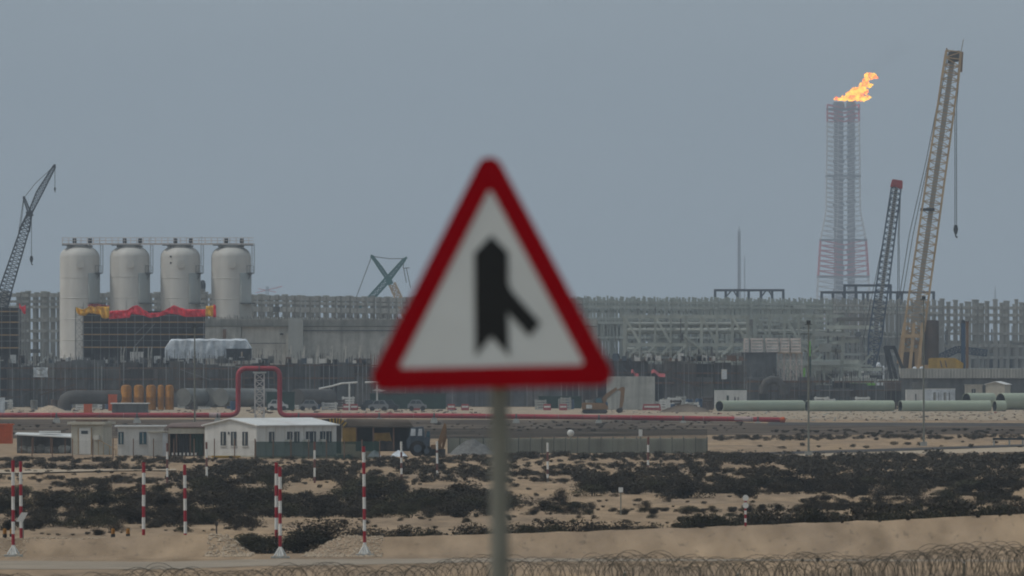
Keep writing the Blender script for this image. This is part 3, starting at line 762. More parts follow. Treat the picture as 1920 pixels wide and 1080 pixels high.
# low open shed on the left
Y = 905
t = T('open_shed', 'low open sided shed with a thin pale sheet roof, left of the cream hut', 'shed', (gx(85, Y), Y, 0))
r = MB(); zt = gz(817, Y); X0, X1 = gx(28, Y), gx(134, Y)
b0 = [(X0, Y, zt + .05), (X1, Y, zt - .18), (X1, Y + 4, zt + .05), (X0, Y + 4, zt + .15)]
r._add(b0 + [(x, y, z + .1) for x, y, z in b0], [(3, 2, 1, 0), (4, 5, 6, 7), (0, 1, 5, 4), (1, 2, 6, 5), (2, 3, 7, 6), (3, 0, 4, 7)]); r.build('roof', 'roof_white', t)
for px in (40, 62, 95, 122): MB().box(gx(px, Y) - .05, gx(px, Y) + .05, Y + .1, Y + .2, 0, zt - .1).build('post', 'rust_beam', t)
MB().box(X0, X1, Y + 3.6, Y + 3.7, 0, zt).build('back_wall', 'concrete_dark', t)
MB().box(gx(72, Y), gx(112, Y), Y + 1, Y + 2, zt + .25, zt + .36).build('roof_sheet', 'roof_white', t)
rr = random.Random(4)
for k, px in enumerate((45, 58, 74, 90, 104, 118)):
    s = rr.uniform(.35, .6); mb = MB(); x = gx(px, Y)
    mb.ico((x, Y + 1.2, s * .7), s, k, .35, (1.2, 1, .8), 6)
    solo(mb, 'sack', 'concrete' if k % 2 else 'pipe_grey', 'lumpy grey sack stored under the thin pale shed roof', 'sack', 'sacks in the open shed')
# orange container at the left edge
container('skip_bin', 'weathered orange red metal bin at the edge of view, before the open shed', 'bin', -20, 22, 797, 935, 2.2, 'orange_red', ribs=8, pbot=832)
# yellow barrier beam and chequered rail in front of cabins
Y = 866
container('yellow_tank', 'low yellow drip tray lying before the gable of the long cabin', 'tray', 400, 448, 857, 862, 1.0, 'yellow_paint', ribs=5)
t = T('striped_rail', 'low white and dark checked rail in front of the green net shelter', 'barrier', (gx(350, 862), 862, 0))
mb = MB()
for k in range(14):
    mb.k = k % 2; xa = lerp(gx(322, 862), gx(372, 862), k / 14); xb = lerp(gx(322, 862), gx(372, 862), (k + 1) / 14); mb.box(xa, xb, 862, 862.08, .25, .45)
mb.build('rail', ['white_paint', 'rubber'], t)
for px in (324, 347, 370): MB().box(gx(px, 862) - .04, gx(px, 862) + .04, 862.1, 862.18, 0, .5).build('leg', 'rust_beam', t)
# shade-net fence in front of the long cabin
Y = 858
def post_fence(name, label, px0, px1, Y, ptop, step, panel, pm, off=.05, ph=None, zb=.02, low=None, Y1=None):
    t = T(name, label, 'fence', (gx((px0 + px1) / 2, Y), Y, 0))
    n = max(1, round((px1 - px0) / step)); Y1 = Y1 or Y
    P = lambda k: (gx(lerp(px0, px1, k / n), lerp(Y, Y1, k / n)), lerp(Y, Y1, k / n))
    base = None
    for k in range(n + 1):
        x, y = P(k); zz = gz(ptop, y) + .15
        MB().tube([(x, y, -.1), (x, y, zz)], .04, 6).build('post', pm, t)
    mb = MB()
    for k in range(n):
        (x0, y0), (x1, y1) = P(k), P(k + 1)
        mb._add([(x0, y0 + off, zb), (x1, y1 + off, zb), (x1, y1 + off, gz(ptop, y1)), (x0, y0 + off, gz(ptop, y0))], [(0, 1, 2, 3)])
    mb.build('screen', panel, t)
    return t, P, n
post_fence('shade_net_fence', 'dark green see-through net fence strung before the side of the long cabin', 479, 712, 860, 828, 33, 'green_net', 'rust_beam')
post_fence('wire_fence', 'thin dark post and wire fence before the hut and the gable end', 60, 478, 856, 826, 38, mat('wire_net', (.10, .10, .09), .9, alpha=.10), 'rust_beam')
# grey panel fence right of the sign with net above
Y = 900
t, P, n = post_fence('panel_fence', 'long fence of grey upright panels with dark net along its top', 840, 1326, 905, 822, 22, 'fence_panel', 'concrete_dark')
mb = MB(); mb.box(gx(780, 905), gx(1326, 905), 905.2, 905.25, gz(823, 905), gz(804, 905)); mb.build('top_net', mat('net_fence', (.05, .055, .05), .9, alpha=.25), t)
rb = MB()
for k in range(110): 
    x = lerp(gx(842, 905), gx(1324, 905), k / 110); rb.box(x, x + .06, 904.94, 905.04, .05, gz(823, 905))
rb.build('ribs', 'fence_panel', t)
for px, lb in ((1070, 'round pale lamp head on a thin post before the panel fence'), (1201, 'square pale lamp head on a thin post before the panel fence')):
    Y = 890; x = gx(px, Y); t = T('post_lamp', lb, 'lamp', (x, Y, 0))
    MB().tube([(x, Y, 0), (x, Y, gz(818, Y))], .05, 8).build('post', 'galvanised', t)
    hd = MB()
    if px < 1100: hd.ico((x, Y, gz(812, Y)), .27, 1, .03, (1, .7, 1), 8)
    else: hd.box(x - .14, x + .14, Y - .12, Y + .12, gz(818, Y), gz(805, Y))
    hd.build('lamp_head', 'white_paint', t, True)
# gravel heap and pale boulders before the fence
def heap(label, px0, px1, ptop, pbase, m, dep=4.0, seed=0, name='gravel_heap', cat='heap', Y=None):
    Y = Y or gy(pbase); X0, X1 = gx(px0, Y), gx(px1, Y); H = gz(ptop, Y); 
    def fn(u, v):
        x = lerp(X0, X1, u); y = Y + (v - .5) * dep
        e = max(0, 1 - (2 * abs(u - .5)) ** 1.7) * max(0, 1 - (2 * abs(v - .5)) ** 1.7)
        z = H * e * (1 + .25 * noise.noise(Vector((u * 5 + seed, v * 4, seed)))) + .10 * e * noise.noise(Vector((u * 22, v * 22, seed)))
        return (x, y, z - .03)
    return solo(MB().grid(fn, 36, 20), name, m, label, cat, smooth=False)
heap('broad grey heap of crushed stone behind the blue tractor', 842, 930, 824, 852, 'gravel_grey', 5, 1)
heap('small white pile of lime at the end of the net fence', 688, 716, 844, 857, 'plastic_white', 2, 2, 'lime_pile', 'pile')
heap('white pile of lime spread before the blue tractor', 730, 766, 844, 857, 'plastic_white', 2, 3, 'lime_pile', 'pile')
heap('sand heap rising just behind the red pipe at the far end', 60, 130, 760, 776, 'stone', 5, 5, 'sand_heap', Y=1500)
# yellow awning shed + striped boom behind the long cabin
Y = 925
t = T('machine_shed', 'low grey roofed shed with yellow ends behind the long cabin and the net fence', 'shed', (gx(690, Y), Y, 0))
X0, X1 = gx(642, Y), gx(775, Y); zt = gz(801, Y); r = MB()
b0 = [(X0, Y, zt), (X1, Y, zt - .05), (X1 - .5, Y + 5, zt + .5), (X0 + .3, Y + 5, zt + .55)]
r._add(b0 + [(x, y, z + .12) for x, y, z in b0], [(3, 2, 1, 0), (4, 5, 6, 7), (0, 1, 5, 4), (1, 2, 6, 5), (2, 3, 7, 6), (3, 0, 4, 7)]); r.build('roof', 'dark_soil', t)
MB().box(X0, gx(667, Y), Y + .1, Y + .2, .6, zt - .02).build('end_panel', 'yellow_dull', t)
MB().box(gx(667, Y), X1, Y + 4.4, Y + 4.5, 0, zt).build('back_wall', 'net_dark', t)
for px in (668, 700, 738, 774): MB().box(gx(px, Y) - .06, gx(px, Y) + .06, Y + .25, Y + .37, 0, zt - .02).build('post', 'rust_beam', t)
t = T('yellow_dumper', 'orange yellow dumper bucket parked under the grey machine shed', 'dumper', (gx(724, Y), Y + 1.2, 0))
MB().prism([(gx(716, Y), gz(812, Y)), (gx(730, Y), gz(811, Y)), (gx(735, Y), gz(829, Y)), (gx(715, Y), gz(826, Y))], Y + .6, Y + 2).build('bucket', 'yellow_dull', t)
MB().box(gx(700, Y), gx(716, Y), Y + .7, Y + 1.9, .5, 1.5).build('body', 'yellow_dull', t)
for px in (703, 716, 730): MB().tube([(gx(px, Y), Y + .55, .45), (gx(px, Y), Y + .85, .45)], .42, 14).build('wheel', 'rubber', t)
t = T('striped_boom', 'yellow and black striped boom lying behind the roof of the long cabin', 'boom', (gx(620, 905), 905, 0))
pts = [(560, 795), (618, 790), (630, 789), (640, 790), (650, 799)]; bm_ = MB()
pp = [W(px, py, 905) for px, py in pts]
for i in range(len(pp) - 1):
    for q in range(4):
        bm_.k = q % 2; bm_.bar(pp[i].lerp(pp[i + 1], q / 4), pp[i].lerp(pp[i + 1], (q + 1) / 4), .32, .42)
bm_.build('arm', ['yellow_paint', 'rubber'], t)
MB().box(gx(628, 905), gx(640, 905), 904.7, 905.4, 0, gz(797, 905)).build('pedestal', 'rubber', t)
# blue tractor
Y = 880
t = T('tractor', 'blue grey tractor with a glazed cab standing by the crushed stone heap', 'tractor', (gx(787, Y), Y, 0))
S = lambda px, py: ((px - CX) * Y / F, gz(py, Y))
cab = MB().prism([S(766, 822), S(770, 802), S(794, 800), S(797, 822)], Y, Y + 1.6).build('cab', 'tractor_blue', t)
for a, b in ((769.5, 779), (783.5, 791.5)):
    MB().prism([S(a, 817), S(a + 1.5, 804), S(b, 804), S(b, 817)], Y - .03, Y - .005).build('window', 'plastic_white', cab)
MB().prism([S(762, 826), S(766, 820), S(798, 820), S(806, 823), S(806, 838), S(763, 838)], Y + .1, Y + 1.5).build('body', 'tractor_blue', t)
MB().prism([S(798, 822), S(800, 808), S(806, 808), S(807, 824)], Y + .3, Y + 1.2).build('bonnet', 'tractor_blue', t)
MB().prism([S(799.5, 819), S(800.5, 810), S(804.5, 810), S(805, 819)], Y + .26, Y + .29).build('side_window', 'glass_blue', t)
for px, r in ((783, .62), (800, .42)):
    for dy in (-.12, 1.3):
        w = MB().tube([(gx(px, Y), Y + dy, r), (gx(px, Y), Y + dy + .38, r)], r, 20).build('wheel', 'rubber', t)
        MB().tube([(gx(px, Y), Y + dy - .02, r), (gx(px, Y), Y + dy + .01, r)], r * .5, 14).build('hub', 'tractor_blue', w)
an = [(math.cos(math.pi * k / 8), math.sin(math.pi * k / 8)) for k in range(9)]
MB().prism([(gx(783, Y) + .78 * c, .62 + .78 * s) for c, s in an] + [(gx(783, Y) + .66 * c, .62 + .66 * s) for c, s in an[::-1]], Y - .15, Y + .3).build('mudguard', 'tractor_blue', t)
# raised orange digger arm
t = T('digger_arm', 'raised rusty orange digger arm rising beside the crushed stone heap', 'digger', (gx(828, Y), Y + 3, 0))
Y2 = Y + 3; S2 = lambda px, py: ((px - CX) * Y2 / F, gz(py, Y2))
MB().prism([S2(819, 834), S2(828, 806), S2(833, 793), S2(837, 796), S2(834, 816), S2(826, 838)], Y2, Y2 + .4).build('boom', 'digger_orange', t)
MB().prism([S2(832, 806), S2(837, 798), S2(837.5, 822), S2(831, 846), S2(828, 844)], Y2 + .42, Y2 + .75).build('stick', 'digger_orange', t)
MB().prism([S2(806, 848), S2(808, 834), S2(826, 833), S2(832, 848)], Y2 - .2, Y2 + 1.6).build('body', 'digger_orange', t)
MB().box(gx(804, Y2), gx(835, Y2), Y2 - .4, Y2 + .1, 0, .55).build('track', 'rubber', t)
# lamp posts and thin masts
for px, pt, pb, lb, hd in ((1516, 606, 855, 'tall thin grey pole with a small head, in front of the left green pipe joint', True), (1732, 560, 836, 'tall thin grey pole on a concrete block, in front of the right green pipe', False), (365, 612, 830, 'tall thin grey pole rising behind the rusty shelter roof', False)):
    Y = gy(pb); x = gx(px, Y); t = T('lamp_post', lb, 'lamp post', (x, Y, 0))
    MB().tube([(x, Y, 0), (x, Y, gz(pt, Y))], [.085, .055], 8).build('pole', 'galvanised', t)
    MB().box(x - .28, x + .28, Y - .28, Y + .28, -.05, .35).build('base', 'concrete', t)
    h = MB(); h.box(x - .16, x + .16, Y - .2, Y + .15, gz(pt, Y) - .05, gz(pt, Y) + .22)
    h.bar((x - .3, Y, gz(pt, Y) - .1), (x + .3, Y, gz(pt, Y) - .1), .06); h.build('lamp_head', 'frame_dark', t)
# little guard rail at the far right edge
Y = 985
t = T('pipe_rack_rail', 'low pale rack with a dark slatted top beside the road at the edge of view', 'rack', (gx(1890, Y), Y, 0))
MB().box(gx(1862, Y), gx(1960, Y), Y, Y + .8, gz(825, Y), gz(821, Y)).build('top', 'net_dark', t)
for px in (1864, 1893, 1918, 1945): MB().box(gx(px, Y) - .06, gx(px, Y) + .06, Y, Y + .7, 0, gz(825.2, Y)).build('leg', 'concrete', t)

# ================================================================ red pipeline with its expansion loop
PY = 1300.0
t = T('red_pipeline', 'long red pipeline crossing the whole site with a tall square loop', 'pipeline', (0, PY, 0))
def arc(p0, c, p1, n=6):
    p0, c, p1 = Vector(p0), Vector(c), Vector(p1); return [p0 * (1 - s) ** 2 + c * 2 * s * (1 - s) + p1 * s * s for s in [k / n for k in range(n + 1)]]
q = lambda px, py: W(px, py, PY)
pr = 4.7 * PY / F
pts = [q(-500, 778), q(0, 778.5), q(425, 778.5)] + arc(q(427, 778.5), q(446.5, 779), q(446.5, 764)) + [q(446.5, 710)] + arc(q(446.5, 708), q(446.5, 691), q(462, 691)) + [q(508, 691)] + arc(q(510, 691), q(524.5, 691), q(524.5, 708)) + [q(524.5, 764)] + arc(q(524.5, 766), q(524.5, 779), q(541, 779)) + [q(800, 779.5), q(1100, 782), q(1300, 784.5), q(1462, 787)]
MB().tube(pts, pr, 14).build('pipe', 'pipe_red', t, True)
MB().tube([q(1462, 787), q(1470, 787.2), q(1473, 787.6)], [pr, pr * 1.25, pr * .6], 14).build('end_cap', 'orange_red', t)
for a, b in ((392, 414), (1377, 1412)):
    MB().tube([q(a, 778.5 if a < 900 else 785.4), q(b, 778.5 if a < 900 else 786.1)], pr * 1.03, 14).build('bare_section', 'pipe_bare', t)
fl = MB()
for px in (486,):
    fl.tube([q(px - 1, 691), q(px + 1, 691)], pr * 1.35, 14)
fl.build('flange', 'concrete_dark', t)
for k in range(34):
    px = -40 + k * 45.3
    if 425 < px < 545 or px > 1450: continue
    py = interp([(425, 778.5), (800, 779.5), (1100, 782), (1300, 784.5), (1462, 787)], px)
    MB().tube([q(px - .35, py), q(px + .35, py)], pr * 1.07, 14).build('weld_band', 'brown_rust' if k % 3 else 'pipe_bare', t)
for i, px in enumerate((-60, 106, 257, 408, 560, 711, 814, 968, 1123, 1281, 1421)):
    zp = gz(interp([(800, 779.5), (1462, 787)], px), PY); x = gx(px, PY)
    lb = {106: 'pale tapered pipe support behind the low open shed', 257: 'pale tapered pipe support above the low white cabin', 408: 'pale tapered pipe support just left of the pipe loop', 560: 'pale tapered pipe support just right of the pipe loop', 711: 'pale tapered pipe support above the machine shed', 814: 'pale tapered pipe support above the digger arm', 968: 'pale tapered pipe support just right of the sign post',
          1123: 'pale tapered pipe support under the orange excavator', 1281: 'pale tapered pipe support between the excavator and the green pipes', 1421: 'pale tapered pipe support near the end of the red pipe'}.get(px, 'pale tapered pipe support outside the view')
    if px < 0: continue
    s = T('pipe_support', lb, 'pipe support', (x, PY, 0), 'supports under the red pipe')
    MB().prism([(x - .52, -.3), (x + .52, -.3), (x + .26, zp - pr * .8), (x - .26, zp - pr * .8)], PY - .5, PY + .5).build('block', 'concrete_pale', s)
    MB().tube([(x - .10, PY, zp), (x + .10, PY, zp)], pr * 1.22, 14).build('clamp', 'concrete_dark', s)
x0, x1 = gx(478, PY), gx(495, PY); xm = (x0 + x1) / 2
t = T('loop_tower', 'pale lattice tower standing inside the red pipe loop', 'tower', (xm, PY + 1, 0))
mb = MB(); lattice(mb, (xm, PY + .4, 0), (xm, PY + .4, gz(700, PY)), x1 - x0, x1 - x0, 7, .13, .09); mb.build('frame', 'slab_pink', t)
MB().box(xm - .75, xm + .75, PY - .3, PY + 1, gz(700, PY), gz(697, PY)).build('head_plate', 'concrete_pale', t)
# ================================================================ green pipes laid out on the right
def green_pipe(label, pl, pr_, pbot, ptop, Y, ang, wall=.07, m='pipe_green', group='pale green pipe lengths', zb=0.0):
    r = (pbot - ptop) / 2 * Y / F; z = gz(pbot, Y) + r
    x0, x1 = gx(pl, Y), gx(pr_, Y); L = (x1 - x0); dy = L * math.tan(rad(ang))
    p, q_ = (x0, Y, z), (x1, Y + dy, z)
    return solo(MB().hollow(p, q_, r, r - wall, 32), 'green_pipe', [m, 'pipe_inside'], label, 'pipe', group, True)
YG = 1560
green_pipe('pale green pipe whose round dark mouth shows most, first of the row', 1349, 1507, 773, 751, YG, 44)
green_pipe('pale green pipe in the middle of the front row, behind the headed thin pole', 1513, 1676, 773, 751, YG, 20)
green_pipe('pale green pipe of the front row with a thin pole before it', 1688, 1858, 773.5, 751, YG, 20)
green_pipe('short pale green pipe end squeezed between front row and big pipe', 1865, 1884, 773.5, 751, YG, 20)
green_pipe('wide pale green pipe behind the front row, the lesser of two big ones', 1812, 1862, 763, 737, 1640, 38)
green_pipe('widest pale green pipe running out of view, its dark mouth half hidden', 1876, 1990, 769, 737, 1600, 34)
# cabins and containers behind them
container('site_container', 'white container with green trim standing behind the mouth of the green pipe', 'container', 1340, 1400, 731, 1640, 2.5, 'white_paint', 'green_panel', ribs=8, door=(.38, .44, 1.9, 'green_panel'), wins=((.68, .9, .5, .7),), lip=.05)
container('site_container', 'white container with two dark seams behind the middle green pipe', 'container', 1699, 1730, 732, 1650, 2.5, 'white_paint', 'white_paint', ribs=4, door=(.55, .62, 2.1, 'concrete_dark'), lip=.05)
container('site_container', 'white and grey container with big pale panes behind the pole', 'container', 1733, 1791, 730, 1660, 2.5, 'plastic_white', 'white_paint', ribs=6, wins=((.35, .6, 1.0, 1.6), (.68, .6, 1.2, 1.6)), glass='pipe_grey', lip=.05)
container('site_hut', 'small cream hut behind the wide green pipes, the lower one', 'hut', 1809, 1842, 722, 1760, 3, 'cream_paint', 'cream_paint', wins=((.5, 1.8, .5, .6),))
t, C, un, vn = gable_cabin('cream hut with a pale pitched roof behind the wide green pipes', (gx(1884, 1750), 1750), (-2.9, 1.0), (1.0, 2.9), gz(721, 1750), .4, 'cream_paint', 'roof_white')
container('generator', 'blue grey generator box between two white containers', 'generator', 1712, 1738, 718, 1720, 2, 'pipe_grey', ribs=5, pbot=736)
# ================================================================ vehicles and barriers on the far sand
def excavator(label, Y, S, m):
    t = T('excavator', label, 'excavator', (S(1120, 775)[0], Y, 0))
    MB().prism([S(1091, 771), S(1094, 768), S(1136, 768), S(1140, 772), S(1136, 776), S(1095, 776)], Y - .4, Y + .2).build('track', 'rubber', t)
    MB().prism([S(1091, 771), S(1094, 768), S(1136, 768), S(1140, 772), S(1136, 776), S(1095, 776)], Y + 2, Y + 2.6).build('track', 'rubber', t)
    b = MB().prism([S(1091, 768), S(1091, 757), S(1094, 755), S(1134, 756), S(1140, 762), S(1140, 768)], Y, Y + 2.3).build('body', m, t)
    MB().prism([S(1099, 766), S(1099, 759), S(1110, 759), S(1110, 766)], Y - .03, Y - .01).build('decal', 'white_paint', b)
    c = MB().prism([S(1114, 756), S(1116, 745), S(1127, 745), S(1132, 756)], Y + .1, Y + 1.2).build('cab', 'frame_dark', t)
    MB().prism([S(1117, 755), S(1118, 747), S(1126, 747), S(1129, 755)], Y + .05, Y + .085).build('pane', 'glass_blue', c)
    MB().prism([S(1126, 764), S(1128, 748), S(1137, 738), S(1150, 729), S(1156, 726), S(1157, 731), S(1144, 742), S(1136, 752), S(1134, 766)], Y + 1.2, Y + 1.6).build('boom', m, t)
    MB().prism([S(1154, 732), S(1168, 725), S(1172, 727), S(1170, 752), S(1166, 768), S(1161, 767), S(1163, 748), S(1164, 733)], Y + 1.2, Y + 1.55).build('stick', m, t)
    MB().prism([S(1158, 766), S(1167, 764), S(1168, 773), S(1160, 775), S(1155, 771)], Y + .9, Y + 1.9).build('bucket', 'rubber', t)
    MB().bar(Vector((S(1138, 748)[0], Y + 1.1, S(0, 748)[1])), Vector((S(1160, 731)[0], Y + 1.1, S(0, 731)[1])), .14).build('ram', 'galvanised', t)
Y = 1497.0
excavator('rusty orange excavator with its stick folded down, just beside the big sign', Y, lambda px, py: ((px - CX) * Y / F, gz(py, Y)), 'digger_orange')
def car(label, px0, px1, Y, m, flip=False):
    x0, x1 = gx(px0, Y), gx(px1, Y); L = x1 - x0; sg = -1 if flip else 1; xc = (x0 + x1) / 2
    X = lambda u: xc + sg * (u - .5) * L
    t = T('parked_car', label, 'car', (xc, Y, 0), 'cars parked behind the red pipe')
    MB().prism([(X(0), .35), (X(.01), .8), (X(.2), .95), (X(.97), .95), (X(1), .75), (X(1), .35)], Y, Y + 1.75).build('body', m, t)
    c = MB().prism([(X(.2), .95), (X(.34), 1.48), (X(.78), 1.5), (X(.93), .95)], Y + .12, Y + 1.63).build('cabin', m, t)
    MB().prism([(X(.25), .97), (X(.36), 1.4), (X(.54), 1.42), (X(.54), .97)], Y + .08, Y + .115).build('window', 'glass_dark', c)
    MB().prism([(X(.57), .97), (X(.57), 1.42), (X(.76), 1.42), (X(.86), .97)], Y + .08, Y + .115).build('window', 'glass_dark', c)
    for u in (.2, .8):
        for dy in (-.03, 1.56): MB().tube([(X(u), Y + dy, .33), (X(u), Y + dy + .22, .33)], .33, 14).build('wheel', 'rubber', t)
car('white parked car between two dark cars behind the red pipe', 690, 728, 1566, 'car_silver')
car('dark car parked with its rear behind the white car', 712, 748, 1572, 'car_dark', True)
car('dark car with only its nose showing at the left of the white car', 676, 704, 1575, 'car_dark')
car('silver car parked right beside the tall red pipe loop', 560, 596, 1580, 'car_silver')
car('white car half behind the red riser of the pipe loop', 502, 540, 1582, 'car_white', True)
car('low silver car standing apart toward the sign post', 764, 800, 1580, 'car_silver', True)
for i, (px, lb) in enumerate(((650, 'red plastic barrier standing left of the white car'), (664, 'faded red barrier next to the dark car nose'), (780, 'red barrier behind the low silver car'), (846, 'red barrier close to the sign post'), (872, 'red barrier nearest the sign post'), (1026, 'red barrier right of the sign post, the first beyond it'), (1056, 'small red barrier toward the excavator'), (1222, 'long low red barrier at the foot of the concrete block'))):
    Y = 1585; x = gx(px, Y); t = T('road_barrier', lb, 'barrier', (x, Y, 0), 'red barriers on the far sand'); w = .55 if i < 7 else 1.3
    MB().prism([(x - w, 0), (x + w, 0), (x + w, .25), (x + w * .9, .9), (x - w * .9, .9), (x - w, .25)], Y, Y + .4).build('body', 'barrier_red', t)
    MB().box(x - w * .8, x + w * .8, Y - .02, Y + .03, .4, .65).build('stripe', 'white_paint', t)
# ---------------------------------------------------------------- things in front of the dark formwork, left
container('equipment_box', 'dark grey box with a pale sloping lid just behind the red pipe', 'box', 210, 276, 757, 1440, 5, 'concrete_dark', 'roof_white', ribs=6, lip=.2)
for px0, px1, pt, Y, lb in ((203, 219, 741, 1570, 'upright orange red cabinet beside the orange bins'), (157, 172, 759, 1500, 'low orange red cabinet under the dark elbow pipe')):
    container('orange_cabinet', lb, 'cabinet', px0, px1, pt, Y, 1.5, 'orange_red', ribs=3, door=(.2, .8, .9, 'orange_red'), lip=.04)
for i, (a, b, lb) in enumerate(((226, 247, 'first orange bin, next to the orange red cabinet'), (250, 270, 'second orange bin from the orange red cabinet'), (273, 293, 'third orange bin, the last of the wide ones'), (295, 308, 'narrow orange bin beside the wide ones'), (309, 326, 'last orange bin, next to the grey pipes'))):
    Y = 1600; x = (gx(a, Y) + gx(b, Y)) / 2; r = (gx(b, Y) - gx(a, Y)) / 2; h = gz(722, Y)
    t = T('orange_bin', lb, 'bin', (x, Y + r, 0), 'orange bins in a row')
    MB().lathe((x, Y + r, 0), [(r * .9, 0), (r * .96, .1), (r * .96, h * .48), (r, h * .5), (r, h * .54), (r * .96, h * .56), (r * .96, h * .86), (r * .8, h * .97), (r * .5, h)], 20).build('shell', 'orange_paint', t, True)
    MB().box(x - r * .5, x + r * .5, Y + r * .6, Y + r * 1.4, h - .02, h + .15).build('lid', 'rust_beam', t)
def big_pipe(label, pts, rpx, Y, m='pipe_grey'):
    return solo(MB().tube([W(px, py, Y + dy) for px, py, dy in pts], rpx * Y / F, 22), 'large_pipe', m, label, 'pipe', 'large grey pipes before the formwork', True)
big_pipe('dark bent pipe with its elbow turned down, left of the orange bins', [(121, 770, 0), (121, 758, 0), (124, 750, 0), (130, 746, 0), (138, 745, 0), (222, 745, 4)], 13, 1580, 'pipe_dark')
big_pipe('large grey pipe length next to the orange bins', [(343, 745, 0), (388, 745, 6)], 17, 1600)
big_pipe('large grey pipe length behind the left riser of the loop', [(392, 745, 0), (412, 745, 3)], 17.5, 1604)
big_pipe('long large grey pipe inside the red loop', [(414, 745, 0), (512, 745, 12)], 17, 1600)
container('dark_container', 'dark green container right of the red loop', 'container', 500, 552, 736, 1590, 2.5, 'green_panel', ribs=14)
big_pipe('large dark pipe length with pale upper side right of the red loop', [(556, 744, 0), (618, 744, 10)], 15, 1600, 'pipe_dark')
container('dark_container', 'long dark green container behind the parked cars', 'container', 694, 836, 739, 1620, 2.5, 'green_panel', ribs=36)
container('dark_container', 'low dark green container right of the sign post', 'container', 1010, 1090, 744, 1640, 2.5, 'green_panel', ribs=20)
Y = 1585
t = T('white_gantry', 'thin white gantry beam on slim posts left of the big sign', 'gantry', (gx(660, Y), Y, 0))
MB().tube([W(598, 729, Y), W(622, 724, Y), W(640, 719, Y), W(670, 717, Y)], .12, 8).build('beam', 'white_paint', t)
MB().tube([W(684, 717, Y), W(722, 716, Y)], .12, 8).build('beam', 'white_paint', t)
for px in (655, 707): MB().bar((gx(px, Y), Y, 0 if px < 700 else 0), (gx(px, Y), Y, gz(717, Y)), .22).build('post', 'white_paint', t)
MB().prism([((px - CX) * Y / F, gz(py, Y)) for px, py in ((698, 732), (707, 729), (724, 732), (716, 734))], Y - .4, Y + .4).build('lamp_tray', 'white_paint', t)
# white banner sheet hung on the formwork
Y = 1676
def bfn(u, v):
    cv = 1.5 * math.sin(v * math.pi); px = lerp(62 + cv, 90 - cv, u); py = lerp(707, 689, v); p = W(px, py, Y); p.y += .15 * math.sin(u * 9); return p
b = MB().grid(bfn, 10, 8); o = b.build('banner', 'plastic_white'); recenter(o); tag(o, 'white cloth banner tied on the dark formwork wall', 'banner')
sd = o.modifiers.new('s', 'SOLIDIFY'); sd.thickness = .04
mb = MB()
for py, a, c in ((692, 68, 84), (695, 72, 80), (699.5, 74, 78), (703, 70, 82)): mb.box(gx(a, Y), gx(c, Y), Y - .35, Y - .30, gz(py + .7, Y), gz(py - .7, Y))
pr2 = mb.build('print', 'pipe_grey'); pr2.data.transform(Matrix.Translation(-o.location)); pr2.parent = o
container('water_tank', 'pale blue plastic tank standing at the very edge of view behind the red pipe', 'tank', -14, 8, 747, 1490, 1.6, 'plastic_white', ribs=3, lip=.05)
# white water tank cubes
for px0, px1, lb in ((244, 257, 'white cube tank above the formwork, left of the pair'), (258, 269, 'white cube tank above the formwork, right of the pair')):
    container('water_tank', lb, 'tank', px0, px1, 661, 1700, 1, 'white_paint', ribs=3, lip=.03, pbot=676, group='white cube tanks')

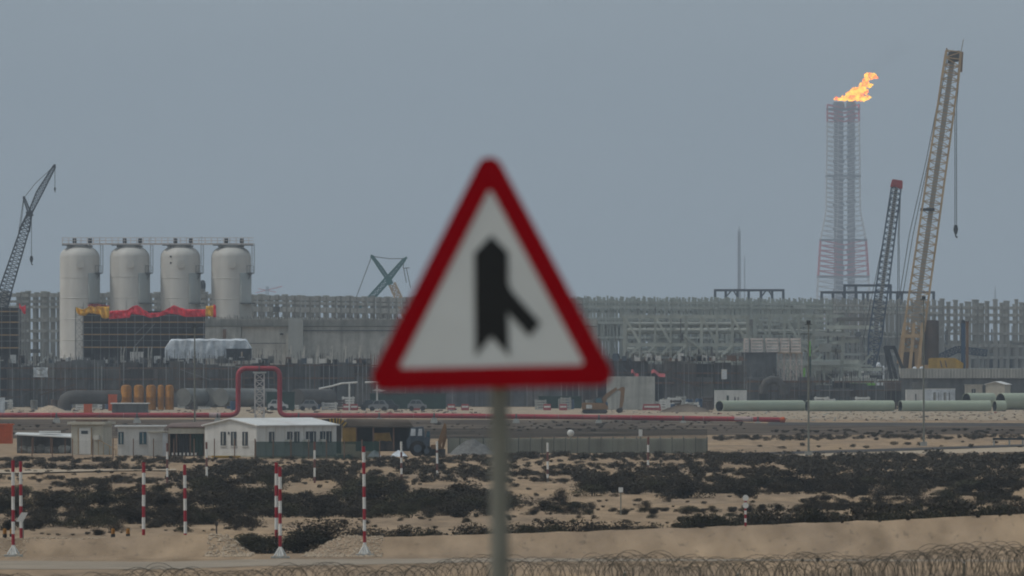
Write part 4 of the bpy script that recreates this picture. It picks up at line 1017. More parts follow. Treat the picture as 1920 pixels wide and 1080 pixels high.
# ================================================================ dark formwork walls
def formwork_wall(label, px0, px1, ptop, Y, m, lines, step, seed, dep=6, rods=True, bot=None):
    rr = random.Random(seed); X0, X1 = gx(px0, Y), gx(px1, Y); Z = gz(ptop, Y)
    t = T('formwork_wall', label, 'wall', ((X0 + X1) / 2, Y, 0))
    n = max(3, int((X1 - X0) / 2.4)); mb = MB()
    for k in range(n):
        xa, xb = lerp(X0, X1, k / n), lerp(X0, X1, (k + 1) / n); zz = -.2; run = rr.choice((0, 0, 1, 2, 3))
        for q_ in range(3):
            z2 = Z * (q_ + 1) / 3 + rr.uniform(-.35, .3) if q_ < 2 else Z + rr.uniform(-.9, .6)
            if rr.random() < .5: run = rr.choice((0, 0, 0, 1, 1, 1, 2, 3, 3, 4, 5))
            mb.k = run; mb.box(xa + .01, xb - .01, Y + rr.uniform(0, .35), Y + dep, zz, z2); zz = z2
    mb.build('panel', [m, 'pale_mud', 'net_dark', 'concrete_dark', 'brown_rust', 'pipe_grey'], t)
    for k in range(int((X1 - X0) / 5)):
        x = rr.uniform(X0, X1 - 5); z = rr.uniform(.5, Z); MB().bar((x, Y - .5, z), (x + rr.uniform(2, 7), Y - .5, z + rr.choice((0, 0, 0, 1.6, -1.6))), rr.uniform(.06, .12)).build('ledger', rr.choice(['scaffold', 'pipe_grey', 'rust_beam', 'concrete_dark']), t)
    for py in lines:
        z = gz(py, Y); w = MB(); x = X0
        while x < X1 - .5:
            l = rr.uniform(4, 14); xe = min(X1, x + l); w.box(x, xe, Y - .28, Y - .02, z + rr.uniform(-.16, .02), z + rr.uniform(.10, .2)); x = xe + rr.uniform(.1, 1.2)
        w.build('waling', 'rust_beam', t)
    n = int((X1 - X0) / step)
    for k in range(min(n, 95)):
        x = X0 + (k + rr.uniform(.2, .8)) * (X1 - X0) / min(n, 95)
        MB().bar((x, Y - .42, 0), (x + rr.uniform(-.1, .1), Y - .42, Z + rr.uniform(-.5, 1.2)), rr.uniform(.07, .16)).build('upright', rr.choice(['scaffold', 'rebar', 'rebar', 'formwork', 'formwork_blue', 'pipe_grey'] if m == 'formwork_blue' else ['scaffold', 'scaffold', 'rebar', 'rebar', 'rust_beam', 'formwork', 'concrete_dark']), t)
    if rods:
        rb = MB(); k = X0
        while k < X1:
            rb.bar((k, Y + rr.uniform(0, 3), Z - .3), (k + rr.uniform(-.15, .15), Y + rr.uniform(0, 3), Z + rr.uniform(.4, 2.0)), rr.uniform(.03, .07)); k += rr.uniform(.12, .4)
        tag(rb.build('starter_bars', 'rebar', t), kind='stuff')
    return t
formwork_wall('dark formwork wall with rusty beams, stretching from the edge of view to the pipe loop', -80, 440, 680, 1680, 'formwork', (691, 711, 731), .55, 1)
formwork_wall('dark formwork wall with rusty beams between the pipe loop and the big sign', 441, 760, 678, 1690, 'formwork', (686, 709), .6, 2)
formwork_wall('blue dark formwork wall right of the big sign, behind the concrete block', 1120, 1400, 674, 1700, 'formwork_blue', (675, 700, 718), .55, 3)
formwork_wall('dark lower formwork wall behind the stack of pale slabs', 1401, 1690, 712, 1720, 'formwork_blue', (716, 733), .6, 4)
formwork_wall('dark formwork wall hidden mostly behind the big sign', 761, 1119, 678, 1695, 'formwork_blue', (690, 712), .8, 5)
# small clutter on top of walls
rr = random.Random(21)
kinds = [('crate', 'white_paint', 'pale crate'), ('crate', 'pipe_grey', 'grey crate'), ('crate', 'rust_beam', 'brown crate'), ('crate', 'tractor_blue', 'blue crate'), ('crate', 'concrete_pale', 'light grey crate'), ('crate', 'orange_red', 'red crate')]
for k in range(130):
    left = k < 85
    px = rr.uniform(0, 700) if left else rr.uniform(1150, 1400); py = rr.uniform(664, 679) if left else rr.uniform(662, 690)
    Y = 1688 if left else 1697; nm, mm, lb = rr.choice(kinds[:5] + kinds[:2]); 
    zb = gz(680 if left else 675, Y) if True else 0
    if not left and py > 675: Y = 1698; zb = gz(676, Y)
    s = rr.uniform(.2, .55); x = gx(px, Y + .8); y0 = Y + .8
    mb = MB().box(x - s, x + s * rr.uniform(.3, 1), y0, y0 + .8, zb - .1, zb + s * rr.uniform(.8, 2.2)); mb.box(x - s * 1.1, x - s * .8, y0 - .05, y0 + .1, zb, zb + s * 1.5)
    solo(mb, nm, mm, lb + ' lying among the clutter on top of the ' + ('long dark formwork' if left else 'blue dark formwork'), 'crate', lb + 's on the ' + ('long' if left else 'blue') + ' formwork')
for k in range(90):
    px = rr.choice((rr.uniform(0, 210), rr.uniform(330, 700), rr.uniform(940, 1140), rr.uniform(1230, 1340), rr.uniform(1400, 1700), rr.uniform(1230, 1340))); Y = rr.uniform(1590, 1660); x = gx(px, Y)
    nm, mm, lb = rr.choice([('drum', 'pipe_grey', 'grey drum'), ('drum', 'blue_paint', 'blue drum'), ('drum', 'brown_rust', 'rusty drum'), ('pallet_stack', 'brown_rust', 'brown pallet stack'), ('pallet_stack', 'concrete', 'grey pallet stack'), ('pallet_stack', 'white_paint', 'white pallet stack')])
    side = 'before the ' + ('long dark' if px < 760 else 'blue dark') + ' formwork'; mb = MB()
    if nm == 'drum':
        r = rr.uniform(.3, .55); mb.lathe((x, Y, 0), [(r, 0), (r, r * 1.2), (r * 1.05, r * 1.25), (r, r * 1.3), (r, r * 2.6), (r * .9, r * 2.7)], 14)
    else:
        w_ = rr.uniform(.5, 1.3)
        for q_ in range(rr.randint(2, 5)): mb.box(x - w_, x + w_ * rr.uniform(.85, 1), Y, Y + 1.2, q_ * .36, q_ * .36 + .26); mb.box(x - w_ * .9, x - w_ * .7, Y + .1, Y + 1.1, q_ * .36 + .26, q_ * .36 + .36); mb.box(x + w_ * .6, x + w_ * .8, Y + .1, Y + 1.1, q_ * .36 + .26, q_ * .36 + .36)
    solo(mb, nm, mm, lb + ' standing on the ground ' + side, 'drum' if nm == 'drum' else 'pallet stack', lb + 's ' + side)
# concrete block wall behind the excavator
Y = 1600
t = T('concrete_block', 'plain grey concrete wall block behind the excavator', 'wall', (gx(1185, Y), Y, 0))
MB().box(gx(1138, Y), gx(1228, Y), Y, Y + 5, 0, gz(728, Y)).build('lower_lift', 'concrete', t)
MB().box(gx(1138, Y), gx(1228, Y), Y + .06, Y + 5, gz(728, Y), gz(706, Y)).build('upper_lift', 'concrete', t)
rb = MB()
for k in range(26): x = lerp(gx(1140, Y), gx(1226, Y), k / 25); rb.bar((x, Y + .6, gz(706, Y) - .1), (x, Y + .6, gz(702 + R.uniform(-2, 2), Y)), .05)
rb.build('starter_bars', 'rebar', t)
for px0, px1, lb in ((1222, 1248, 'dull red tarp draped on the wall top behind the concrete block'), (1184, 1198, 'small red tarp crumpled on top of the concrete block')):
    x0, x1 = gx(px0, 1690), gx(px1, 1690); zz = gz(701, 1690)
    tb = MB().grid(lambda u, v: (lerp(x0, x1, u), 1694 + v * 1.2, zz + .35 * math.sin(u * 7) * (1 - u) + .5 * (1 - u) - .5 * (1 - v)), 14, 4)
    o = solo(tb, 'red_tarp', 'barrier_red', lb, 'tarp'); m_ = o.modifiers.new('s', 'SOLIDIFY'); m_.thickness = .05
container('white_locker', 'upright white locker on the blue dark formwork, above the white container', 'locker', 1353, 1363, 694, 1692, .8, 'white_paint', lip=.03, door=(.1, .9, 1.2, 'plastic_white'), pbot=711)
big_pipe('dark dusty ring of pipe standing on its side behind the front green pipe', [(1432, 738, 0), (1432, 726, 0), (1437, 717, 0), (1447, 712, 0), (1458, 714, 0), (1467, 724, 0), (1470, 740, 0)], 8, 1660, 'pipe_dark')
heap('heap of broken rubble in front of the blue dark formwork', 1236, 1336, 757, 775, 'dark_soil', 7, 8, 'rubble_heap', Y=1540)
# ================================================================ scaffolded shells
def scaffold_shell(label, px0, px1, ptop, Y, dep, lines, seed, diag=(), tower=None):
    rr = random.Random(seed); X0, X1, Z = gx(px0, Y), gx(px1, Y), gz(ptop, Y)
    t = T('scaffolded_building', label, 'building', ((X0 + X1) / 2, Y, 0))
    mb = MB(); n = max(2, int((X1 - X0) / 1.5))
    for k in range(n): mb.box(lerp(X0, X1, k / n), lerp(X0, X1, (k + 1) / n) - .02, Y + rr.uniform(0, .12), Y + dep, 0, Z)
    mb.build('wall', 'net_dark', t)
    for py in lines:
        z = gz(py, Y); MB().box(X0 - .3, X1 + .2, Y - 1.1, Y - .05, z - .10, z + .08).build('plank_walkway', 'timber', t)
        MB().bar((X0 - .3, Y - 1.15, z + 1.0), (X1 + .2, Y - 1.15, z + 1.0), .06).build('guard_rail', 'scaffold', t)
    n = int((X1 - X0) / 1.25)
    for k in range(n + 1):
        x = lerp(X0, X1, k / n); MB().bar((x, Y - 1.1, 0), (x, Y - 1.1, Z + rr.uniform(.1, 1.6)), .07).build('standard', 'scaffold', t)
    for a, b in diag: MB().bar(W(a[0], a[1], Y - 1.2), W(b[0], b[1], Y - 1.2), .09).build('brace', 'scaffold', t)
    if tower:
        a, b, pt = tower; xa, xb = gx(a, Y - 1), gx(b, Y - 1); mb = MB(); xm = (xa + xb) / 2
        lattice(mb, (xm, Y - 1.5, 0), (xm, Y - 1.5, gz(pt, Y - 1)), xb - xa, xb - xa, 12, .11, .06)
        mb.build('stair_tower', 'scaffold', t)
    return t
scaffold_shell('dark building shell behind planked scaffolding, hung with red and yellow tarps', 157, 382, 583, 1712, 9, (604, 627, 651), 1, (((252, 650), (290, 607)), ((275, 607), (252, 628))), (142, 156, 576))
scaffold_shell('dark scaffolded shell cut by the edge of view, with a scrap of red tarp', -90, 35, 577, 1712, 9, (584, 604, 628, 652), 2, (), (37, 49, 572))
def drape(name, label, cat, top, bot, m, Y, group=None, seed=0):
    a, b = top[0][0], top[-1][0]
    def fn(u, v):
        px = lerp(a, b, u); py = lerp(interp(bot, px), interp(top, px), v); p = W(px, py, Y)
        p.y += .22 * math.sin(px * .55 + v * 3) + .3 * noise.noise(Vector((px * .12, v * 2, seed))); return p
    o = solo(MB().grid(fn, max(8, int((b - a) / 2)), 8), name, m, label, cat, group, True)
    s = o.modifiers.new('s', 'SOLIDIFY'); s.thickness = .05; return o
YT = 1708.5
drape('red_tarp', 'long red tarp sagging over the top of the dark scaffolding', 'tarp', [(205, 583), (240, 581), (250, 574), (258, 572), (268, 580), (280, 587), (300, 586), (316, 578), (326, 572), (338, 577), (350, 580), (386, 580)], [(205, 598), (243, 596), (246, 589), (262, 590), (270, 592), (280, 596), (296, 594), (318, 588), (335, 590), (345, 594), (386, 594)], 'tarp_red', YT, seed=1)
drape('yellow_tarp', 'crumpled orange yellow tarp at the stair tower end of the scaffolding', 'tarp', [(143, 576), (152, 580), (160, 579), (168, 574), (178, 576), (187, 574)], [(143, 585), (150, 592), (160, 592), (166, 587), (178, 588), (187, 590)], 'tarp_yellow', YT, seed=2)
drape('yellow_tarp', 'smooth yellow tarp hanging beside the end of the long red tarp', 'tarp', [(187, 575), (205, 575)], [(187, 588), (191, 596), (197, 598), (205, 596)], 'tarp_yellow', YT - .6, seed=3)
drape('yellow_tarp', 'yellow tarp folded over the far corner of the scaffolding by the concrete wall', 'tarp', [(386, 574), (400, 573)], [(386, 593), (400, 594)], 'tarp_yellow', YT - .5, seed=4)
drape('red_tarp', 'narrow red tarp strip hanging at the corner by the concrete wall', 'tarp', [(400, 571), (405, 573)], [(400, 595), (405, 595)], 'tarp_red', YT - .7, seed=5)
drape('red_tarp', 'torn scrap of red tarp on the scaffolding at the edge of view', 'tarp', [(36, 569), (40, 575), (45, 574), (48, 572)], [(36, 577), (41, 582), (45, 588), (48, 589)], 'tarp_red', YT, seed=6)
drape('dark_tarp', 'dull red cloth lying along the top of the scaffolding behind the yellow tarps', 'tarp', [(165, 571), (180, 570), (205, 573)], [(165, 577), (205, 578)], 'barrier_red', YT + 2, seed=7)
# concrete retaining building
Y = 1770
t = T('concrete_building', 'long bare concrete wall with ribbed top band, between the tanks and the big sign', 'building', (gx(560, Y), Y, 0))
def cbox(name, a, b, p0, p1, y0, y1, m='concrete'): return MB().box(gx(a, Y), gx(b, Y), Y + y0, Y + y1, gz(p1, Y), gz(p0, Y)).build(name, m, t)
cbox('wall', 380, 452, 612, 760, 0, 12); cbox('wall', 453, 541, 612, 760, .5, 12, 'concrete_pale'); cbox('wall', 569, 1120, 612, 760, .9, 12)
cbox('pilaster', 541, 568.5, 597, 760, -1.2, 12, 'tank_grey'); cbox('pilaster', 536, 540.8, 625, 760, -.3, 2, 'concrete_pale')
cbox('top_band', 380, 540.8, 598, 611.8, .3, 11.5, 'concrete'); cbox('top_band', 569, 1120, 599, 611.8, 1.2, 11.5, 'concrete')
cbox('ledge', 380, 540.8, 610.8, 612.6, -.15, .28, 'panel_grey'); cbox('ledge', 569, 1120, 611.2, 613, .7, .88, 'panel_grey'); cbox('ledge', 569, 800, 619, 621, .7, .88, 'concrete_dark'); cbox('joint', 380, 540, 643, 644.5, -.06, .02, 'concrete_dark')
rb = MB()
for k in range(150):
    px = lerp(382, 800, k / 150) + rr.uniform(-1, 1); rb.bar((gx(px, Y), Y + 1 + rr.uniform(0, 3), gz(600, Y)), (gx(px, Y), Y + 1, gz(rr.uniform(589, 597), Y)), .06)
tag(rb.build('starter_bars', 'rebar', t), kind='stuff')
bb = MB()
for k in range(60):
    px = lerp(384, 538, k / 60); bb.box(gx(px, Y), gx(px, Y) + .09, Y + .12, Y + .32, gz(611, Y), gz(598, Y))
for k in range(90):
    px = lerp(572, 800, k / 90); bb.box(gx(px, Y), gx(px, Y) + .09, Y + 1.0, Y + 1.25, gz(611, Y), gz(599, Y))
bb.build('rib', 'concrete', t)
cbox('opening', 525, 531, 625, 628, -.05, .45, 'pipe_inside'); cbox('stub_pipe', 418, 424, 617, 640, -.3, -.02, 'rust_beam')
# little raked props in front of it
for i, px in enumerate((544, 569, 595, 621, 647, 674)):
    Yp = 1740; mb = MB(); mb.bar(W(px - 1.5, 682, Yp), W(px + 2, 648, Yp), .28); mb.bar(W(px - 1.5, 682, Yp), W(px + .5, 660, Yp), .4)
    mb.box(gx(px - 3, Yp), gx(px + 1, Yp), Yp - .4, Yp + .4, 0, gz(681, Yp))
    solo(mb, 'raking_prop', 'concrete_pale', 'short white raking prop leaning in front of the bare concrete wall', 'prop', 'raking props before the concrete wall')
for i, px in enumerate((228, 232, 252, 256, 279, 283)):
    Yp = 1705; mb = MB(); mb.bar(W(px - 1, 668, Yp), W(px + (2 if i % 2 else -.5), 650, Yp), .2); mb.box(gx(px - 2, Yp), gx(px + 1, Yp), Yp - .3, Yp + .3, 0, gz(667, Yp))
    solo(mb, 'white_prop', 'concrete', 'slim white prop at the foot of the tarp hung scaffolding', 'prop', 'white props before the scaffolding')
# plastic wrapped load
Y = 1694
def wfn(u, v):
    px = lerp(309, 471, u); d = 5.0
    e = min(1, 12 * u, 12 * (1 - u)); prof = [(0, 0), (0, .55), (0, .93), (.15, 1), (.5, 1.02), (.85, 1), (1, .93), (1, 0)]
    k = v * 7; i = min(6, int(k)); f = k - i; py_, ph = lerp(prof[i][0], prof[i + 1][0], f), lerp(prof[i][1], prof[i + 1][1], f)
    z0, z1 = gz(672, Y), gz(636, Y); n_ = noise.noise(Vector((u * 22, v * 5, 1))) * .25
    return (gx(px, Y), Y + py_ * d + n_, z0 + (z1 - z0) * ph * (.55 + .45 * min(1, e * 1.3)) + .12 * noise.noise(Vector((u * 14, v * 3, 9))))
o = solo(MB().grid(wfn, 70, 21), 'wrapped_load', 'plastic_white', 'long load wrapped in wrinkled white plastic sheet on top of the dark formwork', 'wrapped load', smooth=True)
container('site_box', 'dark box with an orange window in front of the plastic wrapped load', 'box', 424, 471, 655, 1691, 2, 'net_dark', ribs=8, wins=((.62, .6, .6, .7),), glass='timber', pbot=676)

# ================================================================ the four white tanks
YK = 1830.0
def tank(cx, label):
    r = 37.3 * YK / F; x = gx(cx, YK); zt = gz(460.5, YK); zs = gz(482, YK); y = YK + r
    t = T('storage_tank', label, 'tank', (x, y, 0), 'white tanks in a row')
    prof = [(r, 0), (r, zs * .35), (r, zs)] + [(r * math.cos(a) ** .75 if a < 1.56 else .02, zs + (zt - zs) * math.sin(a)) for a in [k * math.pi / 2 / 10 for k in range(1, 11)]]
    MB().lathe((x, y, 0), prof, 48).build('shell', 'tank_white', t, True)
    sx = gx(cx + 2.5, YK); MB().tube([(sx, y - r - .35, gz(495.5, YK)), (sx, y - r + .3, gz(495.5, YK))], [7.6 * YK / F] * 2, 24).build('manhole', 'tank_white', t, True)
    for zz in (.30, .44, .58, .72, .86): MB().lathe((x, y, zs * zz + R.uniform(-.3, .3)), [(r + .005, 0), (r + .05, .04), (r + .05, .12), (r + .005, .16)], 48, cap=False).build('weld_seam', 'tank_white', t, True)
    # collar and legs carrying the walkway
    lg = MB()
    for dx in (-22, 22):
        for dy in (-1.6, 1.6): lg.bar((gx(cx + dx * .9, YK), y + dy, gz(466, YK) - .1), (gx(cx + dx * .9, YK), y + dy, gz(457, YK)), .16)
    lg.lathe((x, y, zt - .25), [(2.1, 0), (2.1, .3), (1.6, .34)], 24)
    lg.build('neck', 'scaffold', t)
    # side platform and caged ladder
    px0, px1 = cx + 22, cx + 43; zp = gz(511, YK)
    pf = MB(); pf.box(gx(cx + 27, YK), gx(px1, YK), y - r * .62, y + .8, zp - .16, zp)
    for px in (cx + 30, cx + 36, cx + 42.5):
        pf.bar((gx(px, YK), y - r * .60, zp), (gx(px, YK), y - r * .60, zp + 1.1), .07)
    pf.bar((gx(cx + 28, YK), y - r * .60, zp + 1.1), (gx(px1, YK), y - r * .60, zp + 1.1), .07)
    pf.bar((gx(cx + 40, YK), y - r * .5, zp - .1), (gx(cx + 26, YK), y - r * .55, zp - 1.8), .12)
    pf.build('side_platform', 'concrete_dark', t)
    ld = MB(); xa, xb = gx(cx + 39, YK), gx(cx + 44, YK); yl = y - .4
    for xx in (xa, xb):
        for yy in (yl, yl - .5): ld.bar((xx, yy, zp), (xx, yy, gz(457, YK)), .07)
    z = zp
    while z < gz(458, YK): ld.bar((xa, yl - .5, z), (xb, yl - .5, z), .05); ld.bar((xa, yl, z + .3), (xb, yl, z + .3), .05); z += .55
    ld.build('caged_ladder', 'scaffold', t)
    lp = MB(); zq = gz(568, YK); lp.box(gx(cx + 16, YK), gx(cx + 46, YK), y - r * .9, y, zq - .15, zq + .05); lp.build('lower_platform', 'concrete_dark', t)
    # darker grey curved panel hugging the right side of the shell
    sp = MB(); sp.grid(lambda u, v: (x + (r + .08) * math.cos(-1.1 + u * 1.15), y + (r + .08) * math.sin(-1.1 + u * 1.15), lerp(0, gz(512, YK), v)), 10, 4); so_ = sp.build('side_panel', 'tank_grey', t, True); sm_ = so_.modifiers.new('s', 'SOLIDIFY'); sm_.thickness = .05
    return t
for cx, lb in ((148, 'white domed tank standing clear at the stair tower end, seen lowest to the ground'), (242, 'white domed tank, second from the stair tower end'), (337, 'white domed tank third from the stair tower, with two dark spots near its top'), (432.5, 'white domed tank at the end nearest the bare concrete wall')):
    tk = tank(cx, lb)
    if cx == 337:
        r = 37.3 * YK / F
        for py in (481, 493): MB().tube([(gx(320, YK), YK + .25, gz(py, YK)), (gx(320, YK), YK + .9, gz(py, YK))], .16, 10).build('nozzle', 'net_dark', tk)
Y = YK + 3.2
t = T('walkway', 'pale railed steel walkway bridging the tops of all four white tanks', 'walkway', (gx(296, Y), Y, gz(457, Y)))
xa, xb = gx(117, Y), gx(475, Y); za = gz(457.5, Y); zr = gz(446.5, Y)
MB().box(xa, xb, Y - 1.1, Y + 1.1, za - .12, za + .12).build('deck', 'slab_pink', t)
dk = MB()
for a, b in ((117, 165), (210, 262), (305, 358), (400, 475)): dk.box(gx(a, Y), gx(b, Y), Y - 2.0, Y + 2.0, za - .26, za - .13)
dk.build('platform', 'concrete_dark', t)
for s, nm in ((-1.1, 'railing'), (1.1, 'railing')):
    rl = MB()
    for zz in (za + .55, za + 1.0): rl.bar((xa, Y + s, zz), (xb, Y + s, zz), .07)
    k = xa
    while k <= xb: rl.bar((k, Y + s, za), (k, Y + s, za + 1.05), .06); k += 1.0
    rl.build(nm, 'slab_pink', t)
for cx in (148, 242, 337, 432.5):
    for dx in (-8, 21):
        v = MB(); x = gx(cx + dx, Y); v.box(x - .30, x + .30, Y - .7, Y - .2, za + .1, za + .9); v.tube([(x, Y - .9, za + .5), (x, Y - .1, za + .5)], .35, 10); v.build('valve', 'net_dark', t)
for px in (187, 283, 378): MB().bar((gx(px, Y), Y, za), (gx(px, Y), Y, gz(443, Y)), .05).build('antenna', 'scaffold', t)
# dark column between tanks three and four, far behind
Y = 2300
t = T('dark_column', 'slim dark capped column seen in the gap beside the last white tank', 'column', (gx(380, Y), Y, 0))
MB().lathe((gx(380, Y), Y, 0), [(.55, 0), (.55, gz(540, Y))], 14).build('shaft', 'pipe_grey', t)
MB().lathe((gx(380, Y), Y, gz(541, Y)), [(.6, 0), (.62, .9), (.45, 1.5), (.1, 1.7)], 14).build('cap', 'net_dark', t)

# ================================================================ long pipe racks
COLM = {}
def rack(label, px0, px1, ptop0, ptop1, Y0, Y1, nb, levels, m, cw=.55, bw=.45, rows=2, rowgap=6.0, braces=(), pipes=(), heads=.7, pbot=None, jit=0.0, seed=1, bands=(), dep=None, cols=None, extras=30, name='pipe_rack', cat='pipe rack'):
    """levels: beam heights as a fraction of the full height"""
    rr = random.Random(seed)
    P0, P1 = Vector((gx(px0, Y0), Y0, 0)), Vector((gx(px1, Y1), Y1, 0)); d = (P1 - P0); L = d.length; d.normalize(); nrm = Vector((-d.y, d.x, 0))
    if nrm.y < 0: nrm = -nrm
    H0, H1 = gz(ptop0, Y0), gz(ptop1, Y1)
    t = T(name, label, cat, (P0 + P1) / 2)
    key = (m, round(cw, 2), round(heads, 2)); H = max(H0, H1)
    US = [min(1, max(0, (k + rr.uniform(-jit, jit)) / nb)) for k in range(nb + 1)]; WS = [rr.uniform(.75, 1.25) for k in range(nb + 1)]
    if cols:
        US = [(c[0] - px0) / (px1 - px0) for c in cols]; WS = [c[1] * Y0 / F / cw for c in cols]; nb = len(cols) - 1
    LV = [(f, bw * rr.uniform(.8, 1.3)) if not isinstance(f, tuple) else f for f in levels]; levels = [f[0] for f in LV]
    for r in range(rows):
        for k in range(nb + 1):
            u = US[k]; p = P0 + d * (L * US[k]) + nrm * (r * rowgap); h = lerp(H0, H1, u) + heads * (.2 + .8 * ((k * 37 + seed) % 11) / 10)
            if key not in COLM:
                c = MB().box(-cw / 2, cw / 2, -cw / 2, cw / 2, 0, 1); c.box(-cw * .62, cw * .62, -cw * .62, cw * .62, .985, 1.0); COLM[key] = c.build('column', m); o = COLM[key]; o.parent = t
            else: o = part_copy(COLM[key], t, (0, 0, 0))
            o.location = p - t.location; o.scale = (WS[k], 1, h)
        for f, bh in LV:
            mb = MB(); a = P0 + nrm * (r * rowgap) + Vector((0, 0, H0 * f)); b = P1 + nrm * (r * rowgap) + Vector((0, 0, H1 * f))
            mb.bar(a, b, bw * .8, bh); mb.build('beam', m, t)
        for (k0, f0, k1, f1) in braces:
            a = P0 + d * (L * k0 / nb) + nrm * (r * rowgap - .1 + .02 * r); b = P0 + d * (L * k1 / nb) + nrm * (r * rowgap - .1)
            a.z, b.z = lerp(H0, H1, k0 / nb) * f0, lerp(H0, H1, k1 / nb) * f1
            MB().bar(a, b, bw * .75).build('brace', m, t)
    for f, rad_, off in pipes:
        a = P0 + nrm * off; b = P1 + nrm * off; a.z, b.z = H0 * f, H1 * f
        MB().tube([a, b], rad_, 10).build('pipe', 'rack_pipe', t, True)
    for k in range(extras):            # odd risers, trays and struts that break the grid
        u = rr.random(); p = P0 + d * (L * u) + nrm * rr.choice((-.6, 1.5, 3.5)); h = lerp(H0, H1, u); w_ = rr.random()
        if w_ < .5:
            z0, z1 = sorted((rr.uniform(0, .8) * h, rr.uniform(.4, 1.05) * h)); MB().bar((p.x, p.y, z0), (p.x, p.y, z1), rr.uniform(.15, .5)).build('riser_pipe', rr.choice([m, 'rack_pipe', 'pipe_grey', 'concrete_dark']), t)
        elif w_ < .75:
            z = rr.uniform(.35, .97) * h; MB().bar((p.x, p.y, z), (p.x + d.x * rr.uniform(3, 12), p.y, z), rr.uniform(.25, .7)).build('cable_tray', rr.choice([m, 'rack_pipe', 'pipe_grey']), t)
        elif w_ < .9:
            z = rr.uniform(.4, .7) * h; MB().bar((p.x, p.y, z), (p.x + rr.choice((-1, 1)) * rr.uniform(2.5, 4.5), p.y, z + rr.uniform(2.5, 4.5)), .3).build('strut', m, t)
        else:
            z = rr.uniform(.3, .9) * h; s_ = rr.uniform(.5, 1.2); MB().obox((p.x, p.y, z), (s_, 0, 0), (0, .5, 0), (0, 0, s_ * rr.uniform(.4, 1.2))).build('junction_box', rr.choice(['rack_pipe', 'concrete_dark', 'pipe_grey']), t)
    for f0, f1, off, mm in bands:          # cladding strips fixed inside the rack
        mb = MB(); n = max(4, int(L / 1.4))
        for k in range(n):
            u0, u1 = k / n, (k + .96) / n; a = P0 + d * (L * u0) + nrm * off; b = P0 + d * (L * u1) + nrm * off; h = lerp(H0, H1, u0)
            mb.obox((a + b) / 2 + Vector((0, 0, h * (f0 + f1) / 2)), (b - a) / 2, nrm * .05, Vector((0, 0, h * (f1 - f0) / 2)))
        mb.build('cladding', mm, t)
    return t
RY = lambda px: lerp(2000, 2500, px / 1920)
frac = lambda py, px, ptop: gz(py, RY(px)) / gz(ptop, RY(px))
# left: precast concrete frames
fr2 = lambda py0, py1, px, ptop: ((gz((py0 + py1) / 2, RY(px)) / gz(ptop, RY(px))), (py1 - py0) * RY(px) / F)
rack('heavy grey concrete frame behind the first tank, at the edge of view', -120, 112, 550, 551, RY(-120), RY(112), 8, [fr2(a, b, 0, 550) for a, b in ((549.5, 556), (562.5, 567), (572.5, 577.5), (597, 603), (618, 623), (636, 641))], 'precast', 1.0, .7, 2, 4.5,
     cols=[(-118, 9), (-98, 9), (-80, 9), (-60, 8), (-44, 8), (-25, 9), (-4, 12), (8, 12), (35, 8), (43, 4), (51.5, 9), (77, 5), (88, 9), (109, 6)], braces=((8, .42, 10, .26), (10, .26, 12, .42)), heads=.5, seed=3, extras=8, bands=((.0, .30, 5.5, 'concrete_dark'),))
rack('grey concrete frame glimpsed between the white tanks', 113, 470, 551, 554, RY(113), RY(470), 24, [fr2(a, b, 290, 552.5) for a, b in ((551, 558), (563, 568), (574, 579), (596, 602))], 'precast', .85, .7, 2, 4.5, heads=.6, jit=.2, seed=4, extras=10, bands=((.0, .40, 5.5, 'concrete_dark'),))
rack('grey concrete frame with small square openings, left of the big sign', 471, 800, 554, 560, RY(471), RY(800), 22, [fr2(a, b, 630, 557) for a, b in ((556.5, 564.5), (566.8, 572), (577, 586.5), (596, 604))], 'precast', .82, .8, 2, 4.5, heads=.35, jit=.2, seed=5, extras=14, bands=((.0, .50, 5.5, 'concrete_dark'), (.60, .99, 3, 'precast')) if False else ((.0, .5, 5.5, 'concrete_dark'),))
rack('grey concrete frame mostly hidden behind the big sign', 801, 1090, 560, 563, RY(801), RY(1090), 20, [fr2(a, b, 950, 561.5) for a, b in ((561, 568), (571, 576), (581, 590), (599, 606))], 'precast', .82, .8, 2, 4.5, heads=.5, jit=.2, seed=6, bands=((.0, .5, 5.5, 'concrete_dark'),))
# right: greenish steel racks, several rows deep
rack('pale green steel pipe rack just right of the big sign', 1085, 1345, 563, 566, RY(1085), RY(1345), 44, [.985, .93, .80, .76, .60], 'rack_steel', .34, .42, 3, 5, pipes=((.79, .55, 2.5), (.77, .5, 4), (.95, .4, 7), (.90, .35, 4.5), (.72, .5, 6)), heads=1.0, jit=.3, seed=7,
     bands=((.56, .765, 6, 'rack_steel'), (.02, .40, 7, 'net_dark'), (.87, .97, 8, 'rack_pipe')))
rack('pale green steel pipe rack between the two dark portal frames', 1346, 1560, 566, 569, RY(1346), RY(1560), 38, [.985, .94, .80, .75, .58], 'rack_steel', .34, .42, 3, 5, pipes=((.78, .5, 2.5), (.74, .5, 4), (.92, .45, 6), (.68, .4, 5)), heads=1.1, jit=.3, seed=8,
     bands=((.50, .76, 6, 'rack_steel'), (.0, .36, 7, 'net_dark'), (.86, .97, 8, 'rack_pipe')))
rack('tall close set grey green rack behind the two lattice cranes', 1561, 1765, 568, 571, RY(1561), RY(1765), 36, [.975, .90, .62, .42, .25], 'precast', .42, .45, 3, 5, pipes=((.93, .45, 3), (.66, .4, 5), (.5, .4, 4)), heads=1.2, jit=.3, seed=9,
     bands=((.40, .66, 6, 'rack_steel'), (.0, .40, 7, 'concrete_dark'), (.88, .95, 4, 'precast')))
